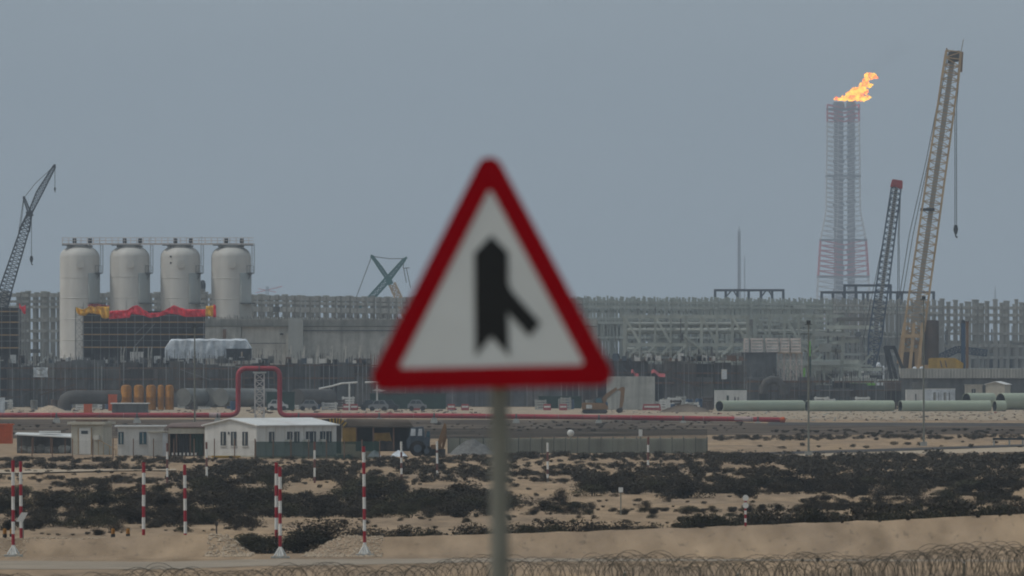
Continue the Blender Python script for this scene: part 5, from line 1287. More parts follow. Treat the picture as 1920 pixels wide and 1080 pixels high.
rack('grey concrete frame with slit openings at the far right edge', 1766, 2060, 571, 573, RY(1766), RY(2060), 24, [.965, .88, .80, .66, .52, .38, .24], 'precast', .8, .62, 2, 5, heads=1.3, jit=.25, seed=10, bands=((.0, .36, 6, 'concrete_dark'), (.36, .58, 7, 'precast')))
# nearer steel portals with diagonal struts
rack('nearer pale green steel frame with cross bracing above the blue dark formwork', 1171, 1402, 592, 592, 1900, 1900, 8, [.99, .66, .47], 'rack_steel', .42, .5, 2, 5, braces=((0, .99, 1, .68), (2, .99, 3, .68), (5, .99, 6, .68), (7, .99, 8, .68), (0, .47, 1, .66), (2, .66, 1, .47), (2, .47, 3, .66), (4, .66, 3, .47), (4, .47, 5, .66), (6, .66, 5, .47), (6, .47, 7, .66), (8, .66, 7, .47), (0, .10, 1, .47), (3, .47, 2, .1), (6, .1, 5, .47)), heads=0, seed=11, pipes=((.56, .5, 2), (.6, .45, 3.5), (.82, .5, 3), (.9, .4, 2)), name='steel_frame', cat='steel frame')
rack('nearer pale green steel frame with knee braces above the stack of pale slabs', 1416, 1580, 590, 591, 1910, 1910, 6, [.99, .68, .45], 'rack_steel', .42, .5, 2, 5, braces=((0, .99, 1, .7), (2, .99, 3, .70), (5, .7, 6, .99)), heads=0, seed=12, pipes=((.60, .5, 2), (.8, .45, 3)), name='steel_frame', cat='steel frame')
rack('low grey green portal with short columns in front of the white crane house', 1478, 1612, 675, 675, 1800, 1800, 4, [.96, .80], 'rack_steel', .5, .6, 2, 5, heads=0, seed=13, bands=((.80, .97, 1.2, 'rack_steel'), (.0, .3, 7, 'net_dark')), name='steel_frame', cat='steel frame')
# dark portal frames on the roof line
def portal(label, px0, px1, ptop, pbot, Y, cols, knees, m='steel_navy', w=.52):
    t = T('portal_frame', label, 'steel frame', (gx((px0 + px1) / 2, Y), Y, 0))
    for dy in (0, 3):
        MB().box(gx(px0, Y), gx(px1, Y), Y + dy - w / 2, Y + dy + w / 2, gz(ptop, Y) - w, gz(ptop, Y)).build('beam', m, t)
    for px in cols:
        x = gx(px, Y)
        for dy in (0, 3): MB().box(x - w / 2, x + w / 2, Y + dy - w / 2 + .03, Y + dy + w / 2 - .03, 0, gz(ptop, Y) - w).build('column', m, t)
    for a, b in knees: MB().bar(W(a[0], a[1], Y), W(b[0], b[1], Y), w * .6).build('brace', m, t)
Y = 2550
portal('dark blue steel portal frame above the rack line with the thin mast behind it', 1339, 1471, 542, 566, Y, (1341, 1361, 1383, 1404, 1427, 1448, 1469), (((1375, 545), (1383, 557)), ((1371, 545), (1362, 556)), ((1441, 545), (1448, 556)), ((1436, 545), (1428, 556))))
portal('long dark blue steel portal frame above the racks at the foot of the flare tower', 1539, 1753, 546, 570, Y, (1541, 1562, 1583, 1606, 1619, 1627, 1683, 1691, 1751), (((1578, 548), (1585, 560)),))
portal('small taller dark blue portal frame behind the long one, before the flare tower', 1582, 1672, 533, 570, Y + 12, (1584, 1605, 1670), ())

# ================================================================ clutter in the right middle ground
Y = 1780
for i, (a, b) in enumerate(((1395, 1404), (1408, 1431), (1436, 1460), (1463, 1480), (1483, 1502))):
    mb = MB(); rr2 = random.Random(i); n = 5; z0 = 0; z1 = gz(632, Y); zs_ = gz(661, Y)
    for k in range(n):
        za, zb = lerp(zs_, z1, k / n), lerp(zs_, z1, (k + .62) / n); mb.box(gx(a, Y) + rr2.uniform(0, .12), gx(b, Y) - rr2.uniform(0, .12), Y, Y + 3, za, zb)
    for px in (a + 1, b - 1): mb.box(gx(px, Y) - .09, gx(px, Y) + .09, Y + .3, Y + 2.6, zs_ - .1, z1 - .2)
    names = ('narrow end stack of pale slabs, nearest the cross braced frame', 'first wide stack of pale slabs from the cross braced frame', 'middle stack of pale slabs with even layers', 'stack of pale slabs just left of the last one', 'last stack of pale slabs, nearest the blue crane')
    solo(mb, 'slab_stack', 'slab_pink', names[i], 'slab stack', 'stacks of pale slabs')
container('loading_platform', 'hazy dark ribbed platform carrying the stacks of pale slabs', 'platform', 1391, 1456, 661.3, 1779, 4.5, 'formwork_blue', 'pale_mud', ribs=12, lip=.3, door=(.2, .6, 2.4, 'net_dark'))
t = T('support_scaffold', 'pale scaffold lattice holding up the last two stacks of pale slabs', 'scaffold', (gx(1481, 1779), 1779, 0))
for a_, b_ in ((1459, 1470), (1471, 1482), (1483, 1493), (1494, 1504)):
    xa_, xb_ = gx(a_, 1779), gx(b_, 1779); mb = MB(); lattice(mb, ((xa_ + xb_) / 2, 1780.5, 0), ((xa_ + xb_) / 2, 1780.5, gz(662.5, 1779)), xb_ - xa_, xb_ - xa_, 7, .13, .09); mb.build('tower', 'slab_pink', t)
MB().box(gx(1457, 1779), gx(1505, 1779), 1779, 1783.4, gz(662.4, 1779), gz(661.2, 1779)).build('deck', 'timber', t)
Y = 1850
t = T('rusty_silo', 'fat brown rusty cylinder standing right of the tan crane', 'silo', (gx(1745, Y), Y, 0))
MB().lathe((gx(1745, Y), Y, 0), [(15.5 * Y / F, 0), (15.5 * Y / F, gz(604, Y)), (15 * Y / F, gz(601, Y)), (9 * Y / F, gz(600, Y))], 32).build('shell', 'brown_rust', t, True)
rg = MB()
for py in (615, 640, 662): rg.lathe((gx(1745, Y), Y, gz(py, Y)), [(15.7 * Y / F, 0), (15.9 * Y / F, .08), (15.7 * Y / F, .16)], 32, cap=False)
rg.build('hoop', 'brown_rust', t)
t = T('blue_column', 'slim dark blue column with a rounded black top before the right hand racks', 'column', (gx(1806, Y), Y, 0))
MB().lathe((gx(1806, Y), Y, 0), [(4.2 * Y / F, 0), (4.2 * Y / F, gz(606, Y))], 18).build('shaft', 'blue_paint', t, True)
MB().lathe((gx(1806, Y), Y, gz(606, Y)), [(4.2 * Y / F, 0), (3.6 * Y / F, .3), (1.5 * Y / F, .55)], 18).build('cap', 'net_dark', t, True)
t = T('rust_column', 'thin rust orange column standing right beside the blue one', 'column', (gx(1815, Y), Y + 3, 0))
MB().box(gx(1812.5, Y), gx(1817.5, Y), Y + 3, Y + 3.6, 0, gz(602, Y)).build('shaft', 'digger_orange', t)
MB().box(gx(1811.5, Y), gx(1818.5, Y), Y + 2.9, Y + 3.7, gz(604, Y), gz(602, Y)).build('head', 'rust_beam', t)
for px, py, lb in ((1518, 640, 'bright green slim post high against the pale steel frame'), (1508, 690, 'bright green slim post low under the pale steel frame')):
    Y = 1795; t = T('green_post', lb, 'post', (gx(px, Y), Y, 0))
    MB().box(gx(px - 2, Y), gx(px + 2, Y), Y, Y + .4, gz(py + 28, Y) if py < 660 else 0, gz(py, Y)).build('shaft', 'green_bright', t)
    MB().box(gx(px - 3, Y), gx(px + 3, Y), Y - .1, Y + .5, 0, gz(py + 28, Y) if py < 660 else .3).build('base', 'green_panel', t)
Y = 1760
t = T('concrete_barrier', 'long grey ribbed concrete wall under the yellow crane counterweight', 'wall', (gx(1800, Y), Y, 0))
MB().box(gx(1688, Y), gx(2050, Y), Y, Y + 6, gz(709, Y), gz(691, Y)).build('panel', 'concrete', t)
MB().box(gx(1688, Y), gx(2050, Y), Y + .5, Y + 6, 0, gz(709, Y) - .02).build('base', 'concrete_dark', t)
rb = MB()
for k in range(60): x = lerp(gx(1692, Y), gx(2040, Y), k / 60); rb.box(x, x + .18, Y - .12, Y + .01, gz(709, Y), gz(692, Y))
rb.build('rib', 'concrete_pale', t)
rbb = [MB() for _ in range(3)]
rbm = MB(); rr5 = random.Random(55)
for k in range(1500):
    px = rr5.uniform(1090, 1920) if k < 900 else rr5.uniform(0, 900); py = rr5.uniform(766, 789) if px > 1330 else rr5.uniform(762, 776)
    Yr = gy(py); X = gx(px, Yr); s_ = rr5.uniform(.03, .16) * (1.3 if px < 900 else 1); rbm.k = rr5.choice((1, 1, 2, 3, 3, 3)) if rr5.random() > .02 else 4
    a = rr5.uniform(0, 3); rbm.obox((X, Yr, s_ * .3), (s_ * math.cos(a) * rr5.uniform(.5, 2), s_ * math.sin(a), 0), (-s_ * math.sin(a) * .6, s_ * math.cos(a) * .6, 0), (s_ * .2, 0, s_ * rr5.uniform(.3, .9)))
tag(rbm.build('rubble', ['dark_soil', 'brown_rust', 'concrete', 'strip_pale', 'barrier_red']), 'scattered rubble and site debris on the far sand', 'rubble', kind='stuff')
# dark portal truss behind
Y = 1880
t = T('dark_truss', 'dark blue sloping truss lying behind the yellow counterweight', 'truss', (gx(1790, Y), Y, 0))
mb = MB(); lattice(mb, W(1758, 672, Y), W(1795, 655, Y), 1.0, 1.0, 6, .2, .14); lattice(mb, W(1795, 655, Y), W(1850, 662, Y), 1.0, 1.0, 8, .2, .14); mb.build('frame', 'crane_blue', t)

# ================================================================ cranes
def rope(mb, pts, Y, r=.05): mb.tube([W(px, py, Y) for px, py in pts], r, 4); return mb
def hook(parent, px, p0, p1, Y, s=1.0, m='net_dark'):
    b = MB(); x = gx(px, Y); z0, z1 = gz(p0, Y), gz(p1, Y); h = z0 - z1; w = 4.4 * s * Y / F
    b.prism([(x - w * .6, z0), (x + w * .6, z0), (x + w, z0 - h * .35), (x + w * .5, z0 - h * .7), (x - w * .5, z0 - h * .7), (x - w, z0 - h * .35)], Y - .35, Y + .35)
    b.tube([(x, Y, z0 - h * .68), (x, Y, z1 + h * .12), (x + w * .45, Y, z1 + .02), (x + w * .7, Y, z1 + h * .12)], .12 * s, 6)
    return b.build('hook_block', m, parent)
# tan crane
Y = 1850.0
t = T('lattice_crane', 'tallest crane, with a tan lattice boom and a hook hanging from its tip', 'crane', (gx(1700, Y), Y, 0))
B0, B1, B2, B3 = W(1698, 684, Y), W(1715, 610, Y), W(1781, 150, Y), W(1788, 96, Y)
w0, w1 = 38 * Y / F, 31 * Y / F
bm_ = MB(); lattice(bm_, B1, B2, w0, w1, 30, .24, .12, .8); lattice(bm_, B2, B3, w1, w1 * .88, 4, .32, .17, .8)
bm_.build('boom', 'crane_tan', t)
bb = MB(); lattice(bb, B0, B1, w0 * .75, w0, 5, .42, .25, .8); bb.build('boom_foot', 'crane_tan', t)
wk = MB(); a, b = B1.lerp(B2, .02), B3; s_ = Vector((0, -.2, 0)); wk.bar(a + s_, b + s_, .8, .3)
k = 0
wk.build('boom_walkway', 'walkway_grey', t)
hd = MB(); hd.obox(B3 + Vector((0, 0, -.9)), (w1 * .32, 0, .1), (0, .9, 0), (.1, 0, .9)); hd.build('boom_head', 'pipe_dark', t)
sd = MB(); sd.bar(W(1801, 135, Y), W(1803, 97, Y), .55); sd.bar(W(1776, 93, Y), W(1774, 99, Y), .2); sd.bar(W(1802, 97, Y), W(1806.5, 74, Y), .10); sd.bar(W(1776, 97, Y), W(1775, 90, Y), .25); sd.build('tip_fittings', 'digger_orange', t)
pl = MB(); pl.obox(W(1739, 393, Y), Vector((w1 * .42, 0, 0)), (0, 1.3, 0), (0, 0, .22)); pl.build('boom_platform', 'net_dark', t)
rp = MB(); rope(rp, [(1801, 105), (1790.5, 200), (1790.5, 424)], Y, .06); rope(rp, [(1802, 105), (1793.5, 200), (1793.5, 424)], Y, .06)
rope(rp, [(1776, 100), (1737, 300), (1705, 440), (1686, 560)], Y + 6, .06); rope(rp, [(1778, 100), (1741, 300), (1712, 440), (1690, 570)], Y + 7, .06); rp.build('hoist_rope', 'rope', t)
hook(t, 1792, 422, 446, Y)
hs = MB(); hs.box(gx(1690, Y), gx(1728, Y), Y - 1.5, Y + 3, gz(700, Y), gz(655, Y)); hs.build('house', 'crane_tan', t)
pn = MB(); pn.box(gx(1693, Y), gx(1714, Y), Y - 1.65, Y - 1.52, gz(690, Y), gz(660, Y)); pn.build('house_panel', 'brown_rust', t)
fr = MB()
for px in (1689, 1706, 1722): fr.bar(W(px, 690, Y - 1.8), W(px + 8, 605, Y - 1.8), .5)
fr.bar(W(1690, 630, Y - 1.8), W(1724, 630, Y - 1.8), .6); fr.build('gantry', 'crane_tan', t)
cw = MB().prism([((px - CX) * Y / F, gz(py, Y)) for px, py in ((1740, 691), (1740, 673), (1746, 671), (1789, 671), (1797, 676), (1805, 681), (1804, 691))], Y - 3.5, Y + 1).build('counterweight', 'yellow_paint', t)
st = MB()
for px in (1763, 1772): st.prism([((p - CX) * Y / F, gz(q_, Y)) for p, q_ in ((px, 689), (px - 2.5, 676), (px - .5, 676), (px + 3, 689))], Y - 3.56, Y - 3.49)
st.build('stripe', 'brown_rust', cw)
MB().box(gx(1715, Y), gx(1745, Y), Y - 2, Y + 1, gz(700, Y), gz(684, Y)).build('machine_deck', 'crane_tan', t)
for dy in (-5, 2):
    c = MB(); c.prism([(gx(1680, Y), .6), (gx(1684, Y), .0), (gx(1770, Y), 0), (gx(1774, Y), .6), (gx(1770, Y), 1.7), (gx(1684, Y), 1.7)], Y + dy, Y + dy + 1.4); c.build('crawler_track', 'rubber', t)
MB().box(gx(1692, Y), gx(1765, Y), Y - 3.4, Y + 1.9, 1.2, gz(699, Y)).build('undercarriage', 'crane_tan', t)
# blue crane
Y = 1815.0
t = T('lattice_crane', 'shorter dark blue lattice crane with a red tip and a white house', 'crane', (gx(1630, Y), Y, 0))
B0, B1, B2 = W(1634, 690, Y), W(1641, 632, Y), W(1680.5, 352, Y); B3 = W(1682.5, 339, Y)
bm_ = MB(); lattice(bm_, B1, B2, 25 * Y / F, 18 * Y / F, 26, .20, .11, .8); lattice(bm_, B0, B1, 12 * Y / F, 25 * Y / F, 5, .26, .14, .8); bm_.build('boom', 'crane_steel', t)
wk = MB(); wk.bar(B1 + Vector((0, -.2, 0)), B2 + Vector((0, -.2, 0)), .55, .3); wk.build('boom_walkway', 'walkway_grey', t)
tp = MB(); lattice(tp, B2, B3, 18 * Y / F, 15 * Y / F, 2, .42, .3, .8); tp.obox((B2 + B3) / 2, (.5, 0, .1), (0, .6, 0), (0, 0, .45)); tp.build('boom_tip', 'barrier_red', t)
rp = MB(); rope(rp, [(1676, 345), (1652, 470), (1628, 590), (1616, 650)], Y + 4, .05); rope(rp, [(1688, 350), (1684, 440), (1683, 560)], Y + 1, .05); rope(rp, [(1689, 350), (1686, 440), (1686, 560)], Y + 1, .05); rp.build('hoist_rope', 'rope', t)
S = lambda px, py: ((px - CX) * Y / F, gz(py, Y))
MB().prism([S(1583, 718), S(1583, 706), S(1620, 705), S(1622, 700), S(1630, 700), S(1630, 718)], Y - 2, Y + 1.2).build('house', 'white_paint', t)
MB().prism([S(1588, 702), S(1589, 690), S(1596, 687), S(1601, 694), S(1601, 702)], Y - 2.2, Y - .5).build('cab', 'plastic_white', t)
MB().prism([S(1611, 701), S(1611, 694), S(1619, 693), S(1620, 701)], Y - 1, Y + .5).build('winch', 'white_paint', t)
MB().box(gx(1631, Y), gx(1654, Y), Y - 2.2, Y + 1.2, gz(717, Y), gz(700, Y)).build('counterweight', 'net_dark', t)
MB().prism([S(1574, 727), S(1580, 720), S(1600, 718), S(1640, 718), S(1640, 724), S(1600, 728), S(1578, 731)], Y - 2.5, Y + 1.5).build('carrier', 'green_bright', t)
for px in (1584, 1598, 1612, 1626, 1638): MB().tube([(gx(px, Y), Y - 2.7, .75 + 1.0), (gx(px, Y), Y - 2.0, .75 + 1.0)], .75, 14).build('wheel', 'rubber', t)
MB().box(gx(1576, Y), gx(1640, Y), Y - 2.4, Y + 1.4, .5, gz(727, Y)).build('chassis', 'net_dark', t)
af = MB()
for a, b in (((1664, 650), (1690, 745)), ((1659, 650), (1676, 730)), ((1676, 650), (1692, 690))): af.bar(W(*a, Y - 3), W(*b, Y - 3), .5)
af.box(gx(1657, Y), gx(1677, Y), Y - 3.4, Y - 2.6, gz(655, Y), gz(648, Y)); af.box(gx(1688, Y), gx(1697, Y), Y - 3.4, Y - 2.5, gz(697, Y), gz(689, Y)); af.build('mast_frame', 'net_dark', t)
for i, (px, lb) in enumerate(((1638, 'white bag left of the pair above the crane counterweight'), (1646, 'tall white bag above the crane counterweight'), (1656, 'small white bag right of the tall one'), (1715, 'white bag at the foot of the tan crane'), (1728, 'white bag beside the yellow counterweight'))):
    Yb = 1835; h = 5 if i != 1 else 9; mb = MB(); mb.ico(W(px, 697 - h, Yb), h * Yb / F, i, .3, (.8, .8, 1), 7); mb.box(gx(px - 3, Yb), gx(px + 3, Yb), Yb - .4, Yb + .4, 0, gz(698, Yb)); solo(mb, 'bag', 'plastic_white', lb, 'bag', 'white bags by the cranes')
# left navy crane with a luffing jib
Y = 1950.0
t = T('lattice_crane', 'dark lattice crane with a raised luffing jib and two hook lines', 'crane', (gx(-20, Y), Y, 0))
K = W(55.5, 401, Y); bm_ = MB(); lattice(bm_, W(10, 545, Y), W(46, 432, Y), 23 * Y / F, 16 * Y / F, 15, .20, .11, .8); lattice(bm_, W(46, 432, Y), K, 18 * Y / F, 8 * Y / F, 4, .26, .15, .8); lattice(bm_, W(-28, 690, Y), W(10, 545, Y), 20 * Y / F, 24 * Y / F, 16, .26, .15, .8)
bm_.build('boom', 'crane_navy', t)
jb = MB(); lattice(jb, W(57, 398, Y), W(74, 361, Y), 7 * Y / F, 11 * Y / F, 6, .19, .11, .8); lattice(jb, W(74, 361, Y), W(102, 312, Y), 11 * Y / F, 5 * Y / F, 9, .19, .11, .8); jb.build('jib', 'crane_navy', t)
mk = MB(); lattice(mk, W(55, 398, Y), W(45, 371, Y), 6 * Y / F, 3 * Y / F, 5, .17, .1, .8); mk.build('jib_mast', 'crane_navy', t)
MB().obox(K, (.55, 0, .1), (0, .6, 0), (-.1, 0, .45)).build('knuckle', 'crane_navy', t); MB().box(gx(100.5, Y), gx(104.5, Y), Y - .3, Y + .3, gz(314, Y), gz(308, Y)).build('jib_head', 'crane_navy', t); MB().box(gx(43, Y), gx(47, Y), Y - .3, Y + .3, gz(373, Y), gz(368, Y)).build('mast_head', 'crane_navy', t)
rp = MB()
for pts in ([(45, 371), (66, 344), (102, 311)], [(103, 312), (103, 352)], [(59, 402), (59, 481)], [(45, 371), (42, 400), (38, 430)], [(44, 372), (30, 470), (8, 545), (-25, 620)]): rope(rp, pts, Y, .05)
rp.build('hoist_rope', 'rope', t); hook(t, 103, 351, 361, Y, .4); hook(t, 59, 480, 497, Y, .75)
MB().box(gx(-60, Y), gx(-15, Y), Y - 2, Y + 2, 1.6, gz(690, Y)).build('house', 'crane_navy', t)
for dy in (-4, 2.6): MB().box(gx(-70, Y), gx(-5, Y), Y + dy, Y + dy + 1.4, 0, 1.5).build('crawler_track', 'rubber', t)
# far green crane
Y = 2700.0
t = T('lattice_crane', 'far green and tan crane with crossed booms peeping over the concrete frame', 'crane', (gx(752, Y), Y, 0))
g1 = MB(); lattice(g1, W(672, 585, Y), W(727, 524, Y), 10 * Y / F, 10 * Y / F, 9, .42, .26, .8); lattice(g1, W(727, 524, Y), W(758.5, 486, Y), 9 * Y / F, 4 * Y / F, 6, .42, .26, .8); g1.build('luffing_jib', 'crane_green', t)
g2 = MB(); lattice(g2, W(731, 528, Y), W(714, 503, Y), 6 * Y / F, 6 * Y / F, 4, .38, .24, .8); lattice(g2, W(714, 503, Y), W(698, 481, Y), 6 * Y / F, 3 * Y / F, 4, .38, .24, .8); g2.build('jib_mast', 'crane_green', t)
MB().obox(W(730, 527, Y), (.6, 0, .3), (0, .8, 0), (-.4, 0, .8)).build('knuckle', 'crane_green', t); MB().obox(W(698, 481.5, Y), (.4, 0, -.2), (0, .4, 0), (.1, 0, .4)).build('mast_head', 'crane_green', t); MB().obox(W(759, 486, Y), (.5, 0, .5), (0, .4, 0), (-.2, 0, .2)).build('jib_head', 'crane_green', t)
g4 = MB(); lattice(g4, W(735, 532, Y), W(775, 620, Y), 11 * Y / F, 15 * Y / F, 10, .42, .26, .8); g4.build('boom', 'crane_tan', t)
rp = MB()
for pts in ([(700, 481), (730, 485), (757, 485)], [(696, 483), (684, 515), (667, 560)], [(757, 488), (756, 503)], [(756, 503), (768, 502)], [(762, 503), (770, 540)], [(757, 503), (762, 530)]): rope(rp, pts, Y, .09)
rp.build('hoist_rope', 'rope', t)
MB().box(gx(765, Y), gx(800, Y), Y - 2, Y + 3, 0, gz(650, Y)).build('house', 'crane_tan', t)

Y = 8200.0
t = T('lattice_crane', 'very faint distant crane silhouette over the concrete frame beside the last tank', 'crane', (gx(501, Y), Y, 0))
mb = MB(); lattice(mb, (gx(501, Y), Y, 0), W(501, 537, Y), 2.2, 1.6, 14, .5, .3); mb.build('tower', 'flare_grey', t)
mb = MB(); mb.bar(W(479, 549, Y), W(529, 537, Y), .7); mb.bar(W(484, 541, Y), W(518, 548, Y), .6); mb.build('jib', 'flare_red', t)
# ================================================================ far masts and the flare tower
for px, p0, Y, w, lb, mm in ((1386, 432, 8500, 5.5, 'thin hazy lattice mast rising behind the dark portal frame', 'mast_grey'), (1866, 545, 8500, 2.2, 'faint stub of a mast above the rack at the far right', 'mast_grey'), (1396, 488, 8600, 1.5, 'very faint thin pole beside the hazy lattice mast', 'mast_grey')):
    t = T('mast', lb, 'mast', (gx(px, Y), Y, 0)); mb = MB(); W_ = w * Y / F
    lattice(mb, (gx(px, Y), Y, 0), (gx(px, Y), Y, gz(p0, Y)), W_ * 1.15, W_ * .8, 34, .5 if w > 3 else .3, .3, 1.0)
    mb.build('frame', mm, t); MB().tube([(gx(px, Y), Y, gz(p0, Y)), (gx(px, Y), Y, gz(p0 - 8, Y))], .3, 6).build('tip', mm, t)
    if w > 3: MB().tube([(gx(px, Y), Y, 0), (gx(px, Y), Y, gz(p0 + 4, Y))], 1.0, 8).build('riser', mm, t)
Y = 8000.0
XC = gx(1581, Y)
t = T('flare_tower', 'tall hazy flare tower of two dark risers inside a red and white lattice', 'flare tower', (XC, Y, 0))
for px, w, p0 in ((1572.5, 9.5, 191), (1596, 7.8, 190)):
    x = gx(px, Y); r = w * Y / F; prof = [(r, 0)]
    rr3 = random.Random(px); py = 640
    rs = MB(); rs.lathe((x, Y, 0), [(r * .92, 0), (r * .92, gz(p0 + 14, Y)), (r * 1.18, gz(p0 + 13, Y)), (r * 1.18, gz(p0 + 4, Y)), (r * .9, gz(p0, Y))], 20)
    for q_ in (225, 262, 300, 340, 385, 430, 470, 510, 545, 590):
        z = gz(q_ + rr3.uniform(-6, 6), Y); rs.lathe((x, Y, z), [(r * .9, 0), (r * 1.15, .3), (r * 1.15, 2.2), (r * .9, 2.6)], 20)
    rs.build('riser', 'flare_grey', t, True)
HW = [(196, 29.5), (395, 32), (450, 42.5), (520, 47), (662, 55)]
hwid = lambda py: interp(HW, py) * Y / F
segs = [(196, 228, 'flare_red'), (228, 300, 'flare_white'), (300, 395, 'flare_white'), (395, 450, 'flare_white'), (450, 517, 'flare_red'), (517, 575, 'flare_white'), (575, 662, 'flare_red')]
for a, b, mm in segs:
    mb = MB(); n = max(2, round((b - a) / 9)); tk = .66 if mm == 'flare_red' else .44
    for k in range(n):
        q0, q1 = lerp(a, b, k / n), lerp(a, b, (k + 1) / n); w0, w1 = hwid(q0), hwid(q1); z0, z1 = gz(q0, Y), gz(q1, Y)
        cs0 = [Vector((XC + sx * w0, Y + sy * w0, z0)) for sx, sy in ((-1, -1), (1, -1), (1, 1), (-1, 1))]
        cs1 = [Vector((XC + sx * w1, Y + sy * w1, z1)) for sx, sy in ((-1, -1), (1, -1), (1, 1), (-1, 1))]
        for i in range(4):
            j = (i + 1) % 4; mb.bar(cs0[i], cs1[i], tk * 1.1); mb.bar(cs1[i], cs1[j], tk * .6)
            mb.bar(cs0[i], (cs1[i] + cs1[j]) / 2, tk); mb.bar(cs0[j], (cs1[i] + cs1[j]) / 2, tk)
            mb.bar(cs0[i].lerp(cs0[j], .33), cs1[i].lerp(cs1[j], .33), .3)
    mb.build('lattice', mm, t)
for py in (205, 330, 450, 519):
    w = hwid(py); mb = MB(); z = gz(py, Y)
    for (a, b) in (((-1, -1), (1, -1)), ((1, -1), (1, 1)), ((1, 1), (-1, 1)), ((-1, 1), (-1, -1))): mb.bar((XC + a[0] * w, Y + a[1] * w, z), (XC + b[0] * w, Y + b[1] * w, z), 1.2)
    mb.build('landing', 'flare_grey', t)
# flame
fm = bpy.data.materials.new('flame'); fm.use_nodes = True; nt = fm.node_tree; N = nt.nodes; L = nt.links; N.remove(N['Principled BSDF'])
tc = N.new('ShaderNodeTexCoord'); nz = N.new('ShaderNodeTexNoise'); nz.inputs['Scale'].default_value = .28; nz.inputs['Detail'].default_value = 5; nz.inputs['Distortion'].default_value = 1.2
L.new(tc.outputs['Object'], nz.inputs['Vector'])
cr = N.new('ShaderNodeValToRGB'); e = cr.color_ramp.elements
e[0].position = .38; e[0].color = (1.0, .11, .012, 1); e[1].position = .64; e[1].color = (1.0, .62, .05, 1); m_ = e.new(.48); m_.color = (1.0, .33, .02, 1)
em = N.new('ShaderNodeEmission'); em.inputs['Strength'].default_value = 3.6
L.new(nz.outputs['Fac'], cr.inputs[0]); L.new(cr.outputs[0], em.inputs['Color']); L.new(em.outputs[0], N['Material Output'].inputs[0])
M['flame'] = fm
f = MB(); P = Y / F
blobs = [(1565.5, 186, 2.2), (1568.5, 184, 2.8), (1572, 186.5, 2.3), (1576, 187, 2.2), (1580, 186, 2.8), (1584, 186, 3.4), (1588, 182, 4.2), (1592, 177, 5), (1596, 185, 5.5), (1598, 178, 7.5), (1603, 172, 7.5), (1607, 182, 7), (1614, 168, 7), (1613, 183, 6), (1618, 160, 6.2), (1620, 185, 5), (1626, 183, 4), (1630, 182.5, 2.4), (1622, 172, 5), (1624, 157, 5.5), (1630, 161, 3.8), (1633, 159, 2.6), (1622, 151, 4.2), (1626, 148, 4), (1625, 141, 4), (1631, 140, 4), (1637, 142, 4.4), (1641, 144, 3.6), (1644, 146, 2.2), (1634, 147, 2.6)]
rr6 = random.Random(8)
for k in range(60):
    bx, by, br = rr6.choice(blobs); an = rr6.uniform(-2.6, .6); blobs.append((bx + math.cos(an) * br * rr6.uniform(.8, 1.25), by + math.sin(an) * br * rr6.uniform(.8, 1.2), rr6.uniform(.5, 1.5)))
for i, (px, py, r) in enumerate(blobs): f.ico(W(px, py, Y) + Vector((0, ((i * 37) % 11 - 5) * .5, 0)), r * P, i + 1, .55, (1.1, 1.0, .92), 12, 1.8)
o = solo(f, 'flame', 'flame', 'bright orange flame streaming sideways from the top of the flare tower', 'flame', smooth=True)
# thin dark smoke drifting off the flame
sm = bpy.data.materials.new('smoke'); sm.use_nodes = True; nt = sm.node_tree; N = nt.nodes; L = nt.links; N.remove(N['Principled BSDF'])
pv = N.new('ShaderNodeVolumePrincipled'); pv.inputs['Color'].default_value = (.12, .11, .11, 1); pv.inputs['Density'].default_value = .0075
L.new(pv.outputs[0], N['Material Output'].inputs['Volume']); M['smoke'] = sm
f = MB()
for i, (px, py, r) in enumerate(((1600, 172, 9), (1618, 148, 10), (1640, 130, 13), (1653, 117, 14), (1668, 104, 16), (1682, 90, 17))): f.ico(W(px, py, Y + 14), r * P, i + 9, .7, (1.2, .9, .8), 12, 1.3)
tag(f.build('smoke', 'smoke'), 'faint dark smoke trailing up and away from the flare flame', 'smoke', kind='stuff')

# ================================================================ air, light and camera
hz = bpy.data.materials.new('haze'); hz.use_nodes = True; nt = hz.node_tree; N = nt.nodes; L = nt.links; N.remove(N['Principled BSDF'])
pv = N.new('ShaderNodeVolumePrincipled'); pv.inputs['Color'].default_value = (.80, .90, 1.0, 1); pv.inputs['Density'].default_value = HAZE; pv.inputs['Anisotropy'].default_value = .2
L.new(pv.outputs[0], N['Material Output'].inputs['Volume']); M['haze'] = hz
tag(MB().box(-3010, 3010, -310, 9510, -3, 232).build('haze', 'haze'), kind='stuff')
SUN_EL, SUN_AZ = 55.0, 262.0
w = bpy.data.worlds.new('World'); scene.world = w; w.use_nodes = True; nt = w.node_tree; N = nt.nodes; L = nt.links
bg = N['Background']; sky = N.new('ShaderNodeTexSky'); sky.sky_type = 'NISHITA'; sky.sun_disc = False; sky.sun_elevation = rad(SUN_EL); sky.sun_rotation = rad(SUN_AZ)
sky.air_density = 1.2; sky.dust_density = 4.0; sky.ozone_density = 1.5
hs = N.new('ShaderNodeHueSaturation'); hs.inputs['Saturation'].default_value = .55; L.new(sky.outputs[0], hs.inputs['Color'])
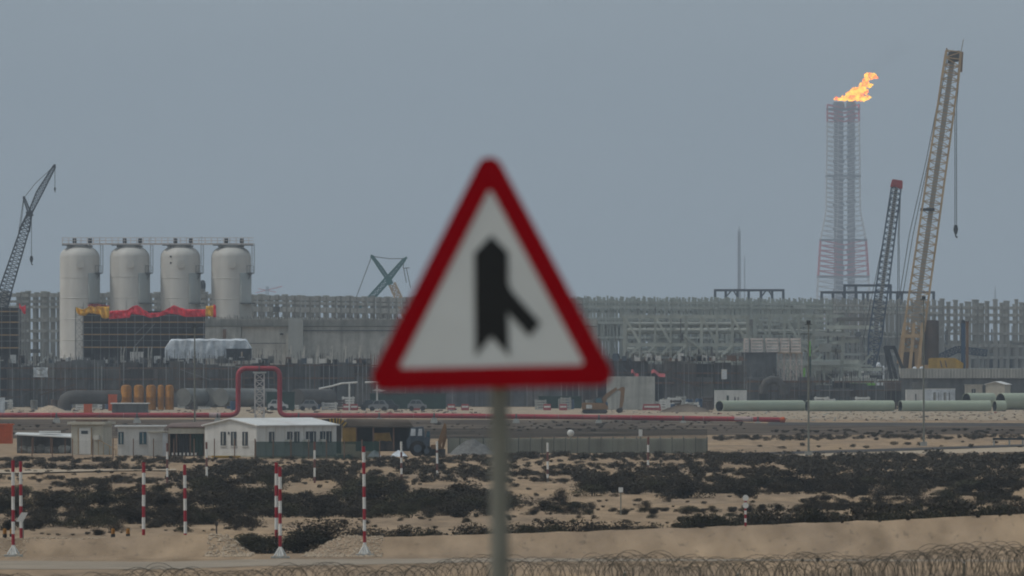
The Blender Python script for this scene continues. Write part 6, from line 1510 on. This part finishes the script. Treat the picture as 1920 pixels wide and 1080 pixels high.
# thin grey cloud veil over the clear sky
tc = N.new('ShaderNodeTexCoord'); mp = N.new('ShaderNodeMapping'); mp.inputs['Scale'].default_value = (9, 9, 26); L.new(tc.outputs['Generated'], mp.inputs[0])
nz = N.new('ShaderNodeTexNoise'); nz.inputs['Scale'].default_value = 1.0; nz.inputs['Detail'].default_value = 3; L.new(mp.outputs[0], nz.inputs['Vector'])
vr = N.new('ShaderNodeValToRGB'); e = vr.color_ramp.elements; e[0].position = .3; e[0].color = VEIL0; e[1].position = .7; e[1].color = VEIL1
L.new(nz.outputs['Fac'], vr.inputs[0])
mx = N.new('ShaderNodeMix'); mx.data_type = 'RGBA'; mx.inputs[0].default_value = .72; L.new(hs.outputs[0], mx.inputs[6]); L.new(vr.outputs[0], mx.inputs[7])
L.new(mx.outputs[2], bg.inputs['Color']); bg.inputs['Strength'].default_value = .10
sl = bpy.data.lights.new('sun', 'SUN'); sl.energy = 1.35; sl.angle = rad(11); sl.color = (1.0, .95, .88)
so = bpy.data.objects.new('sun', sl); col.objects.link(so)
az, el = rad(SUN_AZ), rad(SUN_EL); d = Vector((math.sin(az) * math.cos(el), math.cos(az) * math.cos(el), math.sin(el)))
so.rotation_euler = d.to_track_quat('Z', 'Y').to_euler(); so.location = d * 400
cam = bpy.data.cameras.new('camera'); co = bpy.data.objects.new('camera', cam); col.objects.link(co)
cam.lens = 400; cam.sensor_width = 36; cam.sensor_fit = 'HORIZONTAL'; cam.shift_y = (HY - 540) / 1920
cam.clip_start = 1; cam.clip_end = 30000
co.location = (0, 0, EYE); co.rotation_euler = (rad(90), 0, 0)
cam.dof.use_dof = True; cam.dof.focus_distance = 1150; cam.dof.aperture_fstop = 8.5; cam.dof.aperture_blades = 0
scene.camera = co
vs = scene.view_settings; vs.view_transform = 'Standard'; vs.look = 'None'; vs.gamma = 1; vs.exposure = EXPO; vs.use_curve_mapping = False
c = scene.cycles; c.use_denoising = True; c.max_bounces = 5; c.diffuse_bounces = 2; c.glossy_bounces = 2; c.transparent_max_bounces = 12; c.volume_bounces = 0
c.use_adaptive_sampling = True; c.adaptive_threshold = .02; c.sample_clamp_indirect = 4
scene.render.engine = 'CYCLES'
scene.cycles.filter_width = 1.9
